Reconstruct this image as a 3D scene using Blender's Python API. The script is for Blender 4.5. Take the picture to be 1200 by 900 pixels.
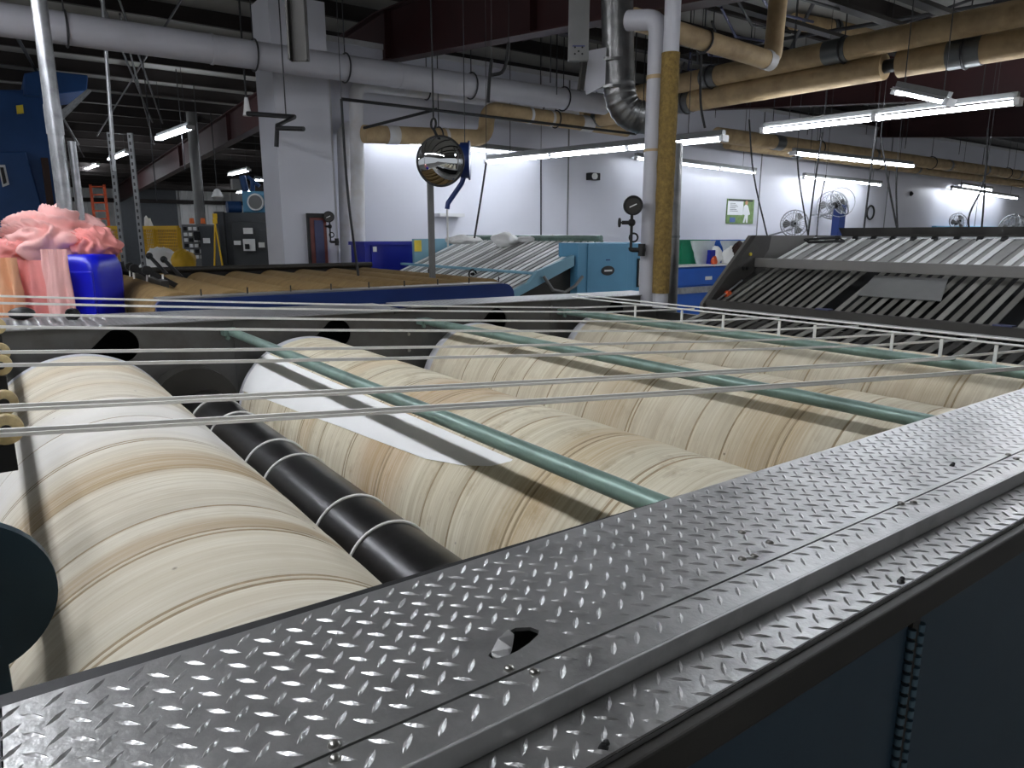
import bpy, math, random
from mathutils import Vector, noise as mnoise
from mathutils.geometry import tessellate_polygon
R = math.radians
random.seed(7)
for o in list(bpy.data.objects): bpy.data.objects.remove(o)
SC = bpy.context.scene
COL = SC.collection

# ------------------------------------------------------------------ camera
cam_d = bpy.data.cameras.new('camera'); cam = bpy.data.objects.new('camera', cam_d); COL.objects.link(cam)
cam.location = (0, 0, 1.75); cam.rotation_euler = (R(90 - 11.97), 0, R(-35.75))
cam_d.sensor_width = 36; cam_d.lens = 24.9; cam_d.clip_start = .05; cam_d.clip_end = 200
SC.camera = cam
# ------------------------------------------------------------------ world and exposure
W = bpy.data.worlds.new('world'); SC.world = W; W.use_nodes = True
W.node_tree.nodes['Background'].inputs[0].default_value = (.90, .94, 1, 1)
W.node_tree.nodes['Background'].inputs[1].default_value = .38
vs = SC.view_settings
vs.view_transform = 'Standard'; vs.look = 'None'; vs.gamma = 1; vs.use_curve_mapping = False
vs.exposure = 0.40
TUBE = 34.0        # radiance of the fluorescent tubes

# ------------------------------------------------------------------ materials
def lin(c):
    return tuple(((v/255)/12.92 if v/255 <= .04045 else ((v/255+.055)/1.055)**2.4) for v in c)
MATS = {}
def mat(name, rgb, rough=.6, metal=0., var=.12, nscale=6., bump=0., bscale=60., stretch=(1,1,1), emit=0., spec=.5, dirt=None, dirt_scale=2.2, dirt_amt=.5, alpha=None, coat=0.):
    m = bpy.data.materials.new(name); m.use_nodes = True; nt = m.node_tree; N = nt.nodes; L = nt.links
    b = N['Principled BSDF']; c = lin(rgb)
    b.inputs['Roughness'].default_value = rough; b.inputs['Metallic'].default_value = metal
    b.inputs['Specular IOR Level'].default_value = spec
    if coat: b.inputs['Coat Weight'].default_value = coat; b.inputs['Coat Roughness'].default_value = .1
    if emit:
        b.inputs['Base Color'].default_value = (1,1,1,1)
        b.inputs['Emission Color'].default_value = (*c, 1); b.inputs['Emission Strength'].default_value = emit
        MATS[name] = m; return m
    tc = N.new('ShaderNodeTexCoord'); mp = N.new('ShaderNodeMapping'); mp.inputs['Scale'].default_value = stretch
    L.new(tc.outputs['Object'], mp.inputs[0])
    nz = N.new('ShaderNodeTexNoise'); nz.inputs['Scale'].default_value = nscale; nz.inputs['Detail'].default_value = 6
    L.new(mp.outputs[0], nz.inputs['Vector'])
    rp = N.new('ShaderNodeValToRGB'); e = rp.color_ramp.elements
    e[0].position = .3; e[1].position = .7
    e[0].color = (*[v*(1-var) for v in c], 1); e[1].color = (*[min(1, v*(1+var)) for v in c], 1)
    L.new(nz.outputs[0], rp.inputs[0]); out = rp.outputs[0]
    if dirt:
        n2 = N.new('ShaderNodeTexNoise'); n2.inputs['Scale'].default_value = dirt_scale; n2.inputs['Detail'].default_value = 8; n2.inputs['Roughness'].default_value = .65
        L.new(tc.outputs['Object'], n2.inputs['Vector'])
        r2 = N.new('ShaderNodeValToRGB'); r2.color_ramp.elements[0].position = .48; r2.color_ramp.elements[1].position = .72
        r2.color_ramp.elements[0].color = (0,0,0,1); r2.color_ramp.elements[1].color = (dirt_amt,)*3+(1,)
        L.new(n2.outputs[0], r2.inputs[0])
        mx = N.new('ShaderNodeMix'); mx.data_type = 'RGBA'; L.new(r2.outputs[0], mx.inputs[0]); L.new(out, mx.inputs[6]); mx.inputs[7].default_value = (*lin(dirt), 1)
        out = mx.outputs[2]
    L.new(out, b.inputs['Base Color'])
    if bump:
        n3 = N.new('ShaderNodeTexNoise'); n3.inputs['Scale'].default_value = bscale; n3.inputs['Detail'].default_value = 4
        L.new(mp.outputs[0], n3.inputs['Vector'])
        bm = N.new('ShaderNodeBump'); bm.inputs['Strength'].default_value = bump; bm.inputs['Distance'].default_value = .01
        L.new(n3.outputs[0], bm.inputs['Height']); L.new(bm.outputs[0], b.inputs['Normal'])
    if alpha is not None: b.inputs['Alpha'].default_value = alpha
    MATS[name] = m; return m

def pad_mat(name, rgb, dark, bands, blot=.35, white=None):
    """cream ironer felt: fine circumferential threads, stains, worn rings at given lengths along the roll (y, half width, colour, strength)"""
    m = bpy.data.materials.new(name); m.use_nodes = True; nt = m.node_tree; N = nt.nodes; L = nt.links
    b = N['Principled BSDF']; b.inputs['Roughness'].default_value = .85; b.inputs['Specular IOR Level'].default_value = .15
    tc = N.new('ShaderNodeTexCoord')
    def nz(scale, detail=5, rough=.6):
        mp = N.new('ShaderNodeMapping'); mp.inputs['Scale'].default_value = scale; L.new(tc.outputs['Object'], mp.inputs[0])
        n = N.new('ShaderNodeTexNoise'); n.inputs['Scale'].default_value = 1; n.inputs['Detail'].default_value = detail; n.inputs['Roughness'].default_value = rough
        L.new(mp.outputs[0], n.inputs['Vector']); return n.outputs[0]
    def ramp(src, p0, p1, a=0., bb=1.):
        r = N.new('ShaderNodeMapRange'); r.inputs[1].default_value = p0; r.inputs[2].default_value = p1; r.inputs[3].default_value = a; r.inputs[4].default_value = bb
        L.new(src, r.inputs[0]); return r.outputs[0]
    def math_(op, a, bb):
        n = N.new('ShaderNodeMath'); n.operation = op
        for i, v in enumerate((a, bb)):
            if isinstance(v, (int, float)): n.inputs[i].default_value = v
            else: L.new(v, n.inputs[i])
        return n.outputs[0]
    def mix(f, a, colr):
        mx = N.new('ShaderNodeMix'); mx.data_type = 'RGBA'; L.new(f, mx.inputs[0])
        if isinstance(a, tuple): mx.inputs[6].default_value = (*a, 1)
        else: L.new(a, mx.inputs[6])
        mx.inputs[7].default_value = (*lin(colr), 1); return mx.outputs[2]
    streak = nz((2.2, 130, 2.2), 5, .7); wide = nz((1.1, 16, 1.1), 4, .6); blotch = nz((7, 9, 7), 6, .65)
    c = mix(ramp(streak, .40, .68, 0, .72), lin(rgb), dark)
    c = mix(ramp(wide, .46, .70, 0, .5), c, tuple(int(v*.93) for v in dark))
    c = mix(ramp(blotch, .54, .74, 0, blot), c, (148, 126, 90))
    sep = N.new('ShaderNodeSeparateXYZ'); L.new(tc.outputs['Object'], sep.inputs[0])
    wob = ramp(nz((3, 3, 3), 2), 0, 1, -.05, .05)
    yy = math_('ADD', math_('ADD', sep.outputs[1], 2.5), wob)      # bands are given in room metres
    for (y0, hw, colr, st) in bands:
        d = math_('ABSOLUTE', math_('SUBTRACT', yy, y0), 0)
        f = ramp(d, hw*.4, hw, st, 0)
        f = math_('MULTIPLY', f, ramp(streak, .2, .65, .35, 1))
        c = mix(f, c, colr)
    # small dark specks
    v = N.new('ShaderNodeTexVoronoi'); v.inputs['Scale'].default_value = 5; L.new(tc.outputs['Object'], v.inputs['Vector'])
    c = mix(ramp(v.outputs['Distance'], .012, .035, .75, 0), c, (80, 62, 45))
    L.new(c, b.inputs['Base Color'])
    bm = N.new('ShaderNodeBump'); bm.inputs['Strength'].default_value = .25; bm.inputs['Distance'].default_value = .004
    L.new(streak, bm.inputs['Height']); L.new(bm.outputs[0], b.inputs['Normal'])
    MATS[name] = m; return m

# ------------------------------------------------------------------ mesh builder
class MB:
    def __init__(s): s.v = []; s.f = []; s.sm = []; s.mi = []; s.cur = 0
    def add(s, vs, fs, smooth=False):
        b = len(s.v); s.v += [tuple(p) for p in vs]
        for f in fs: s.f.append([b+i for i in f]); s.sm.append(smooth); s.mi.append(s.cur)
        return s
    def box(s, x0, x1, y0, y1, z0, z1):
        v = [(x,y,z) for z in (z0,z1) for y in (y0,y1) for x in (x0,x1)]
        return s.add(v, [(0,2,3,1),(4,5,7,6),(0,1,5,4),(2,6,7,3),(0,4,6,2),(1,3,7,5)])
    def bar(s, p, q, w, h, up=(0,0,1)):
        p, q = Vector(p), Vector(q); d = (q-p).normalized(); u = Vector(up)
        r = d.cross(u)
        if r.length < 1e-4: r = d.cross(Vector((0,1,0)))
        r.normalize(); u = r.cross(d).normalized(); a = []
        for c in (p, q):
            for i, j in ((-1,-1),(1,-1),(1,1),(-1,1)): a.append(c + r*(i*w/2) + u*(j*h/2))
        return s.add(a, [(3,2,1,0),(4,5,6,7),(0,1,5,4),(1,2,6,5),(2,3,7,6),(3,0,4,7)])
    def frame(s, d):
        d = Vector(d).normalized(); u = Vector((0,0,1)) if abs(d.z) < .9 else Vector((1,0,0))
        r = d.cross(u).normalized(); return d, r, r.cross(d).normalized()
    def cyl(s, p, q, r, n=16, r2=None, caps=True):
        p, q = Vector(p), Vector(q); d, a, b = s.frame(q-p); r2 = r if r2 is None else r2; vs = []
        for c, rr in ((p, r), (q, r2)):
            for i in range(n):
                t = 2*math.pi*i/n; vs.append(c + a*(rr*math.cos(t)) + b*(rr*math.sin(t)))
        s.add(vs, [(i, (i+1) % n, n+(i+1) % n, n+i) for i in range(n)], True)
        if caps: s.add(vs[:n], [tuple(range(n))[::-1]]); s.add(vs[n:], [tuple(range(n))])
        return s
    def tube(s, pts, r, n=10, caps=True):
        pts = [Vector(p) for p in pts]; vs = []; k = len(pts); pa = None
        rs = r if isinstance(r, (list, tuple)) else [r]*k
        for i, p in enumerate(pts):
            d = (pts[min(i+1, k-1)] - pts[max(i-1, 0)]).normalized()
            if pa is None: _, pa, _ = s.frame(d)
            pa = (pa - d*pa.dot(d)).normalized(); b = pa.cross(d)
            for j in range(n):
                t = 2*math.pi*j/n; vs.append(p + pa*(rs[i]*math.cos(t)) + b*(rs[i]*math.sin(t)))
        fs = [(i*n+j, (i+1)*n+j, (i+1)*n+(j+1) % n, i*n+(j+1) % n) for i in range(k-1) for j in range(n)]
        s.add(vs, fs, True)
        if caps: s.add(vs[:n], [tuple(range(n))]); s.add(vs[-n:], [tuple(range(n))[::-1]])
        return s
    def prism(s, poly, axis, a, b):
        """poly: 2D points in the plane of the two other axes, extruded from a to b along axis"""
        def P(u, v, w): return {'x': (w,u,v), 'y': (u,w,v), 'z': (u,v,w)}[axis]
        n = len(poly); vs = [P(u,v,a) for u,v in poly] + [P(u,v,b) for u,v in poly]
        return s.add(vs, [tuple(range(n)), tuple(range(n, 2*n))[::-1]] + [(i, n+i, n+(i+1) % n, (i+1) % n) for i in range(n)])
    def lathe(s, prof, org, axis, n=32, a0=0., a1=2*math.pi):
        """prof: (radius, distance along axis)"""
        d, a, b = s.frame(axis); o = Vector(org); vs = []; closed = abs(a1-a0-2*math.pi) < 1e-4
        m = n if closed else n+1
        for r, t in prof:
            for i in range(m):
                th = a0+(a1-a0)*i/n; vs.append(o + d*t + a*(r*math.cos(th)) + b*(r*math.sin(th)))
        fs = [(k*m+i, k*m+(i+1) % m, (k+1)*m+(i+1) % m, (k+1)*m+i) for k in range(len(prof)-1) for i in range(n)]
        return s.add(vs, fs, True)
    def torus(s, c, axis, RR, r, n=24, m=6):
        d, a, b = s.frame(axis); c = Vector(c); vs = []
        for i in range(n):
            t = 2*math.pi*i/n; e = a*math.cos(t)+b*math.sin(t)
            for j in range(m):
                u = 2*math.pi*j/m; vs.append(c + e*(RR+r*math.cos(u)) + d*(r*math.sin(u)))
        return s.add(vs, [(i*m+j, ((i+1) % n)*m+j, ((i+1) % n)*m+(j+1) % m, i*m+(j+1) % m) for i in range(n) for j in range(m)], True)
    def ball(s, c, r, n=12, m=8, sq=(1,1,1)):
        vs = []; fs = []
        for k in range(m+1):
            ph = math.pi*k/m
            for i in range(n):
                t = 2*math.pi*i/n
                vs.append((c[0]+sq[0]*r*math.sin(ph)*math.cos(t), c[1]+sq[1]*r*math.sin(ph)*math.sin(t), c[2]+sq[2]*r*math.cos(ph)))
        for k in range(m):
            for i in range(n): fs.append((k*n+i, (k+1)*n+i, (k+1)*n+(i+1) % n, k*n+(i+1) % n))
        return s.add(vs, fs, True)
    def grid(s, rows, smooth=True):
        n = len(rows[0]); vs = [p for r in rows for p in r]
        return s.add(vs, [(k*n+i, k*n+i+1, (k+1)*n+i+1, (k+1)*n+i) for k in range(len(rows)-1) for i in range(n-1)], smooth)

def arc(c, r, a0, a1, n, plane='xz'):
    out = []
    for i in range(n+1):
        t = R(a0+(a1-a0)*i/n); u, v = r*math.cos(t), r*math.sin(t)
        out.append((c[0]+u, c[1]+v))
    return out
def bend(pts, rad=.12, n=5):
    """round the corners of a polyline"""
    pts = [Vector(p) for p in pts]; out = [pts[0]]
    for a, b, c in zip(pts, pts[1:], pts[2:]):
        r1 = min(rad, (a-b).length*.45); r2 = min(rad, (c-b).length*.45)
        p, q = b+(a-b).normalized()*r1, b+(c-b).normalized()*r2
        for i in range(n+1):
            t = i/n; out.append(p*(1-t)**2 + b*(2*t*(1-t)) + q*t*t)
    return out+[pts[-1]]

def setp(o, label=None, cat=None, group=None, kind=None):
    if label: o['label'] = label
    if cat: o['category'] = cat
    if group: o['group'] = group
    if kind: o['kind'] = kind
    return o
def thing(name, loc, label, cat, group=None, kind=None):
    e = bpy.data.objects.new(name, None); e.empty_display_size = .1; COL.objects.link(e); e.location = loc
    e['org'] = tuple(float(v) for v in loc)
    return setp(e, label, cat, group, kind)
def part(name, mb, m, parent=None, bevel=0., label=None, kind=None, bseg=2):
    org = (0,0,0); p = parent
    while p is not None:
        if 'org' in p: org = tuple(p['org']); break
        p = p.parent
    me = bpy.data.meshes.new(name)
    me.from_pydata([(v[0]-org[0], v[1]-org[1], v[2]-org[2]) for v in mb.v], [], mb.f)
    me.polygons.foreach_set('use_smooth', mb.sm); me.polygons.foreach_set('material_index', mb.mi)
    for k in (m if isinstance(m, (list, tuple)) else [m]): me.materials.append(MATS[k] if isinstance(k, str) else k)
    me.update(); o = bpy.data.objects.new(name, me); COL.objects.link(o)
    if parent is not None: o.parent = parent
    if bevel:
        b = o.modifiers.new('bevel', 'BEVEL'); b.width = bevel; b.segments = bseg; b.limit_method = 'ANGLE'; b.angle_limit = R(40)
    if label: o['label'] = label
    if kind: o['kind'] = kind
    return o
def solo(name, mb, m, label, cat, group=None, kind=None, bevel=0.):
    return setp(part(name, mb, m, None, bevel), label, cat, group, kind)
def struct(name, mb, m, label=None, bevel=0.):
    return setp(part(name, mb, m, None, bevel), label, None, None, 'structure')
def inst(src, name, parent, offset):
    """another object sharing the mesh of src, moved by offset"""
    o = bpy.data.objects.new(name, src.data); COL.objects.link(o); o.parent = parent
    o.location = Vector(src.location) + Vector(offset); return o

# ------------------------------------------------------------------ the palette
mat('plate', (180,180,178), .34, .8, .10, 14, .10, 90, dirt=(70,66,62), dirt_scale=9, dirt_amt=.45)
mat('plate_far', (140,140,140), .45, .7, .10, 14, dirt=(90,86,80), dirt_scale=5, dirt_amt=.4)
mat('steel_edge', (176,176,174), .42, .55, .12, 10, dirt=(60,56,52), dirt_scale=6, dirt_amt=.4)
mat('black_rubber', (16,16,16), .6, 0, .2)
mat('frame_dark', (52,50,46), .5, .3, .15, 5)
mat('door_blue', (36,60,76), .45, .1, .10, 3, dirt=(24,40,54), dirt_scale=3)
mat('hinge', (96,122,136), .4, .6, .2, 20)
mat('wall_panel', (88,87,84), .55, .35, .14, 3, dirt=(60,48,40), dirt_scale=4, dirt_amt=.55)
mat('shade_black', (6,6,6), .95, 0, .1)  # near-black that paints the shade inside openings and under the ribbons
mat('green_bar', (118,142,132), .38, .25, .12, 8, dirt=(70,84,78), dirt_scale=7, dirt_amt=.6)
mat('tape', (236,235,230), .7, 0, .05, 40)
mat('black_roll', (26,25,25), .3, .35, .3, 3, stretch=(1,14,1))
mat('teal_dark', (22,48,60), .45, .2, .12, 5)
mat('wheel', (196,176,128), .5, 0, .2, 12, dirt=(90,70,40), dirt_scale=25)
mat('black', (20,20,20), .5, .1, .2)
mat('bolt', (150,148,142), .3, .95, .1)
pad_mat('pad1', (226,220,204), (192,178,152), [(2.62,.45,(232,230,226),.85),(2.02,.13,(160,130,84),.75),(3.3,.10,(196,178,146),.5),(3.75,.16,(192,170,134),.55),(1.5,.05,(178,150,108),.55),(1.25,.22,(214,204,180),.5)], .15)
pad_mat('pad2', (226,219,198), (188,173,138), [(2.35,.26,(172,130,80),.6),(3.1,.10,(186,150,100),.4),(1.5,.15,(190,160,112),.5)], .75)
pad_mat('pad3', (224,217,196), (190,174,144), [(2.4,.16,(170,140,96),.4),(1.55,.2,(182,150,100),.45)], .35)
pad_mat('pad4', (218,210,190), (188,174,148), [(1.6,.3,(180,152,108),.3)], .2)
pad_mat('pad_old', (128,106,70), (100,80,50), [], .3)
mat('seam', (160,142,112), .85, 0, .15, 40)
mat('white_cloth', (248,248,246), .8, 0, .03, 5, .06, 140)
mat('pad_end', (206,206,210), .6, .1, .06)
mat('folder_grey', (112,110,106), .5, .25, .08, 4)
mat('folder_dark', (62,60,57), .5, .25, .1, 4)
mat('ribbon', (246,246,244), .55, 0, .06, 10)
mat('ribbon_grey', (162,161,158), .55, 0, .1, 10)
mat('ribbon_mid', (124,122,116), .6, 0, .15, 7)
mat('ribbon_dark', (96,94,88), .6, 0, .15, 7)
mat('blue_mach', (88,146,178), .45, .1, .06, 3)
mat('blue_mach2', (122,166,184), .45, .1, .06, 3)
mat('navy', (20,46,104), .45, .1, .1, 3)
mat('tub_blue', (12,24,196), .35, 0, .06, 3)
mat('bin_blue', (8,22,140), .4, 0, .1, 3)
mat('bin_blue2', (30,88,178), .45, 0, .08, 3)
mat('strut', (118,120,122), .5, .5, .15, 10)
mat('bin_green', (28,128,92), .45, 0, .08, 3)
mat('tall_blue', (26,66,116), .5, .15, .12, 2)
mat('white_wall', (214,215,224), .42, 0, .03, 1.2, .02, 8)
mat('pillar_white', (206,207,214), .35, 0, .04, 1.5, .05, 5)
mat('white_paint', (206,206,208), .5, 0, .05, 3, dirt=(150,140,120), dirt_scale=3, dirt_amt=.3)
mat('pipe_white', (212,212,214), .45, 0, .06, 4, .1, 12, dirt=(176,160,130), dirt_scale=2.5, dirt_amt=.45)
mat('pipe_tan', (178,154,116), .7, 0, .14, 5, .15, 20, dirt=(120,92,60), dirt_scale=4, dirt_amt=.5)
mat('pipe_grey', (178,178,184), .45, 0, .05, 3, .08, 10)
mat('band', (110,112,112), .4, .7, .1)
mat('wool', (122,100,52), .95, 0, .3, 40, .8, 90)
mat('foil', (124,124,123), .36, .9, .25, 9, .5, 16)
mat('galv', (172,174,176), .38, .85, .18, 14, dirt=(110,110,108), dirt_scale=5)
mat('rod', (64,64,66), .5, .6, .2)
mat('cable', (18,18,20), .6, 0, .2)
mat('red_steel', (46,12,13), .55, .1, .15, 2)
mat('purlin', (44,38,36), .6, .2, .2, 2)
mat('insul', (156,155,150), .8, 0, .10, 1.5, .2, 4)
mat('concrete', (160,157,150), .6, 0, .15, 1.5, dirt=(80,78,74), dirt_scale=1)
mat('corrug', (226,227,226), .5, .1, .05, 2)
mat('door_grey', (84,88,92), .5, .1, .06)
mat('pink', (246,190,184), .85, 0, .06, 4, .25, 70)
mat('pink_deep', (236,152,146), .85, 0, .08, 4, .25, 70)
mat('peach', (242,182,140), .85, 0, .08, 4, .25, 70)
mat('yellow', (206,164,34), .55, .1, .12, 4)
mat('orange', (206,84,40), .5, 0, .1)
mat('cab_grey', (74,76,78), .45, .3, .10, 3)
mat('panel_grey', (112,112,110), .5, .2, .08)
mat('label_white', (226,226,224), .5, 0, .03)
mat('label_yellow', (222,196,60), .5, 0, .1)
mat('reflector', (208,210,212), .35, .1, .04)
mat('fixture_grey', (120,122,122), .5, .2, .1)
mat('tube_light', (240,246,255), emit=TUBE)
mat('tube_far', (240,246,255), emit=TUBE*1.05)
mat('tube_row', (244,247,255), emit=TUBE*2.0)
mat('tube_wall', (240,246,255), emit=TUBE*.42)
mat('mirror', (225,228,230), .03, 1., .01)
mat('poster_white', (232,234,236), .6, 0, .02)
mat('poster_green', (112,140,84), .6, 0, .25, 14)
mat('poster_skin', (196,150,112), .6, 0, .1)
mat('poster_dark', (40,40,44), .6)
mat('poster_blue', (84,108,170), .6)
mat('plastic_bag', (225,232,232), .3, 0, .05, 9, .4, 14, alpha=.55)
mat('brown_dark', (52,34,28), .8)
mat('red_dull', (110,54,46), .5, 0, .2)
mat('indigo', (60,64,96), .5)
mat('amber', (206,96,24), .4)
# ------------------------------------------------------------------ the building
def zroof(y): return 5.40 - .074*(11-y) if y < 11 else 5.40 - .037*(y-11)
struct('floor', MB().box(-14, 45, -8, 46, -.1, 0), 'concrete')
mb = MB().box(4.2, 45, 11, 11.16, 0, 4.64)
wall_back = struct('wall_back', mb, 'white_wall')
part('wall_cap', MB().box(4.2, 45, 10.97, 11.18, 4.60, 4.68), 'white_paint', wall_back)
for k in range(5):
    part('panel_joint', MB().box(9.25+6.1*k, 9.275+6.1*k, 10.985, 11, 0, 4.6), 'fixture_grey', wall_back)
pillar = struct('wall_pillar', MB().box(3.42, 4.22, 10.4, 11.16, 0, 4.95), 'pillar_white')
part('pillar_trim', MB().box(4.22, 4.34, 10.62, 11.0, 0, 4.3), 'white_paint', pillar)
far_wall = struct('wall_far', MB().box(-14, 30, 43, 43.2, 0, 4.35), 'corrug')
part('wall_rib', MB().prism([(-.08,43),(-.03,42.94),(.03,42.94),(.08,43)], 'z', 0, 4.3), 'corrug', far_wall)
rib = far_wall.children[0]; rib.location.x = 0
for k in range(44): inst(rib, 'wall_rib', far_wall, (.5+.45*k, 0, 0))
part('girt', MB().box(-14, 30, 42.7, 42.95, 3.35, 3.55), 'purlin', far_wall)
struct('door_1', MB().box(6.579, 8.383, 42.75, 42.9, 0, 4.258), 'door_grey')
struct('door_2', MB().box(5.547, 6.426, 42.5, 42.9, 0, 4.007), 'door_grey')

# ceiling: sloping insulated roof on purlins, each purlin its own piece
mb = MB()
for ya, yb in ((-8, 11), (11, 46)):
    za, zb = zroof(ya), zroof(yb)
    mb.add([(-14,ya,za),(45,ya,za),(45,yb,zb),(-14,yb,zb),(-14,ya,za+.12),(45,ya,za+.12),(45,yb,zb+.12),(-14,yb,zb+.12)],
           [(0,3,2,1),(4,5,6,7),(0,1,5,4),(1,2,6,5),(2,3,7,6),(3,0,4,7)])
ceil = struct('ceiling', mb, 'insul')
pur = None
for k in range(36):
    y = -7.2 + 1.45*k; z = zroof(y)
    if pur is None:
        pur = part('purlin', MB().prism([(0,0),(.08,0),(.08,-.02),(.02,-.02),(.02,-.23),(-.07,-.23),(-.07,-.25),(.0,-.25)], 'x', -14, 45), 'purlin', ceil)
        pur.location = (0, y, z)
    else:
        o = inst(pur, 'purlin', ceil, (0,0,0)); o.location = (0, y, z)
# rigid steel frames: rafters deepening towards the ridge line
def zbot(y): return 4.43 - .103*(11-y) if y < 11 else 4.43 - .036*(y-11)
for k, (x, lab) in enumerate(((5.4, 'dark red steel roof beam above the white pillar and round mirror'), (13.0, 'dark red steel roof beam behind the tan insulated pipes'), (20.6, 'farthest dark red steel roof beam at upper right'))):
    t = thing('roof_beam', (x, 0, 3.3), lab, 'beam', 'steel roof beams')
    mb = MB()
    for ya, yb in ((-6, 11), (11, 42)):
        a, b = zbot(ya), zbot(yb); c, d = zroof(ya)-.26, zroof(yb)-.26
        mb.prism([(ya,a),(yb,b),(yb,d),(ya,c)], 'x', x-.008, x+.008)
    part('web', mb, 'red_steel', t)
    for nm, fz, dz in (('lower_flange', zbot, -.02), ('upper_flange', lambda y: zroof(y)-.28, .02)):
        mb = MB()
        for ya, yb in ((-6, 11), (11, 42)):
            mb.prism([(ya,fz(ya)+dz),(yb,fz(yb)+dz),(yb,fz(yb)),(ya,fz(ya))], 'x', x-.12, x+.12)
        part(nm, mb, 'red_steel', t)
    for y in (-1, 3, 7, 10.7, 15, 20, 26):
        part('stiffener', MB().box(x-.11, x+.11, y, y+.02, zbot(y)+.01, zroof(y)-.28), 'red_steel', t)

# diagonal conduits and bracing under the roof (parts of the ceiling)
def on_roof(x, y, d): return (x, y, zroof(y)-d)
for (x0,y0,x1,y1,r) in ((1.0,9.5,3.9,22,.02),(1.25,9.5,4.15,22,.02),(2.0,13,4.6,26,.018),(0.4,13,2.6,27,.018),(.6,14,3.0,30,.016),(2.6,9,2.9,25,.02),(7,2,7.4,10.8,.02),(7.4,2,7.8,10.8,.02),(8.4,1,8.0,10.8,.025),(9.4,3,14,10.5,.02),(8,5,13,9,.03),(10.6,1,10.9,10.5,.03)):
    n = 6; pts = [on_roof(x0+(x1-x0)*i/n, y0+(y1-y0)*i/n, .30) for i in range(n+1)]
    part('conduit', MB().tube(pts, r, 6), 'rod', ceil)
for y, d in ((5.2,.55),(6.3,.48),(7.6,.5),(8.6,.62),(4.4,.6)):
    part('cable_tray', MB().bar((6.0,y,zroof(y)-d), (12.7,y,zroof(y)-d), .14, .05), 'frame_dark', ceil)
for k,(x,y) in enumerate(((6.4,8.0),(7.0,8.6),(7.6,7.6),(8.6,8.4),(9.2,6.2),(10,7.5),(10.6,8.6),(11.4,7),(12,8.4),(14.2,9.0),(15,9.6),(16,8.8),(17.5,9.4),(18.6,9.2),(19.4,9.6),(22,9.4))):
    part('drop_rod', MB().cyl((x,y,zroof(y)-.2), (x,y,3.75 if k < 9 else 3.9), .008, 5), 'rod', ceil)
for k in range(9):
    y = 4.6+.55*k
    part('blue_cable', MB().tube([(6.2+.5*k,y,zroof(y)-.55),(7.2+.4*k,y+.3,zroof(y)-.72),(8.4+.35*k,y+.5,zroof(y)-.6)], .018, 5), 'indigo' if k % 2 else 'cable', ceil)

# ------------------------------------------------------------------ fluorescent fixtures
def fixture(p, q, label, n_tubes=2, m='tube_light', w=.15, group='fluorescent fixtures', rods=True, joints=1, wing=True):
    p, q = Vector(p), Vector(q); d = (q-p).normalized(); s = d.cross(Vector((0,0,1))).normalized()
    t = thing('strip_light', ((p.x+q.x)/2, (p.y+q.y)/2, (p.z+q.z)/2), label, 'light', group)
    up = Vector((0,0,1))
    part('housing', MB().bar(p+up*.085, q+up*.085, .09, .06), 'fixture_grey', t)
    if wing:
        mb = MB()
        for e in (-1, 1):
            a = [p+s*(e*.03)+up*.055, q+s*(e*.03)+up*.055, q+s*(e*w)+up*.02, p+s*(e*w)+up*.02]
            mb.add(a+[v+up*.006 for v in a], [(0,1,2,3),(7,6,5,4),(0,4,5,1),(1,5,6,2),(2,6,7,3),(3,7,4,0)])
        part('reflector', mb, 'reflector', t)
    L = (q-p).length
    for i in range(n_tubes):
        o = s*((i-(n_tubes-1)/2)*.11)
        for j in range(joints):
            a = p+d*(L*j/joints+.03)+o; b = p+d*(L*(j+1)/joints-.03)+o
            part('tube', MB().cyl(a, b, .019, 10), m, t)
    for j in range(joints+1):
        c = p+d*(L*j/joints)
        part('lamp_holder', MB().bar(c-d*.03+up*.01, c+d*.03+up*.01, .05+.11*(n_tubes-1), .08), 'white_paint', t)
    if rods:
        for f in (.12, .88):
            c = p+d*(L*f); zt = zroof(c.y)-.02
            part('hanger', MB().cyl(c+up*.11, (c.x, c.y, zt), .006, 5), 'rod', t)
    return t
# the row over the feed side of the ironer, behind the photographer's left
for k in range(3):
    fixture((-1.0, .6+2.6*k, 4.05), (-1.0, 3.05+2.6*k, 4.05), 'strip light above the ironer feed, number %s of its row from the near end' % ('one','two','three')[k], 2, m='tube_row', joints=1)
fixture((4.1, .3, 3.95), (4.1, 2.7, 3.95), 'added unseen strip light brightening the delivery end of the ironer', 2, m='tube_light', joints=1)  # unseen lamp, added to whiten the folder ribbons and lift rolls and deck
fixture((9.75, .9, 3.22), (9.6, 3.4, 3.2), 'bare twin tube strip light at the right picture edge', 2, m='tube_row', joints=1, wing=False)
fixture((9.6, 3.55, 3.2), (9.26, 6.62, 3.2), 'long bright strip light hanging before the tan pipes, right of the pipes', 2, m='tube_light', joints=2, wing=False)
fixture((7.056, 10.501, 2.950), (7.851, 6.215, 2.950), 'long strip light passing behind the upright pipes', 2, joints=3)
fixture((4.953, 10.700, 3.193), (8.478, 10.700, 3.135), 'strip light on the wall behind the round mirror', 1, m='tube_wall', joints=2, rods=False)
fixture((10.642, 10.550, 3.218), (14.532, 10.550, 3.122), 'strip light on the wall above the poster', 1, m='tube_wall', joints=3)
fixture((13.632, 9.000, 3.368), (18.592, 9.000, 3.373), 'strip light under the tan wall pipe, right of centre', 2, joints=2)
fixture((16.410, 10.500, 3.106), (20.097, 10.500, 3.063), 'strip light on the wall just above the tilted fan', 1, joints=2)
fixture((24.366, 10.500, 3.097), (29.467, 10.500, 2.955), 'lower of the two rightmost strip lights near the wall', 1, joints=2)
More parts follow.
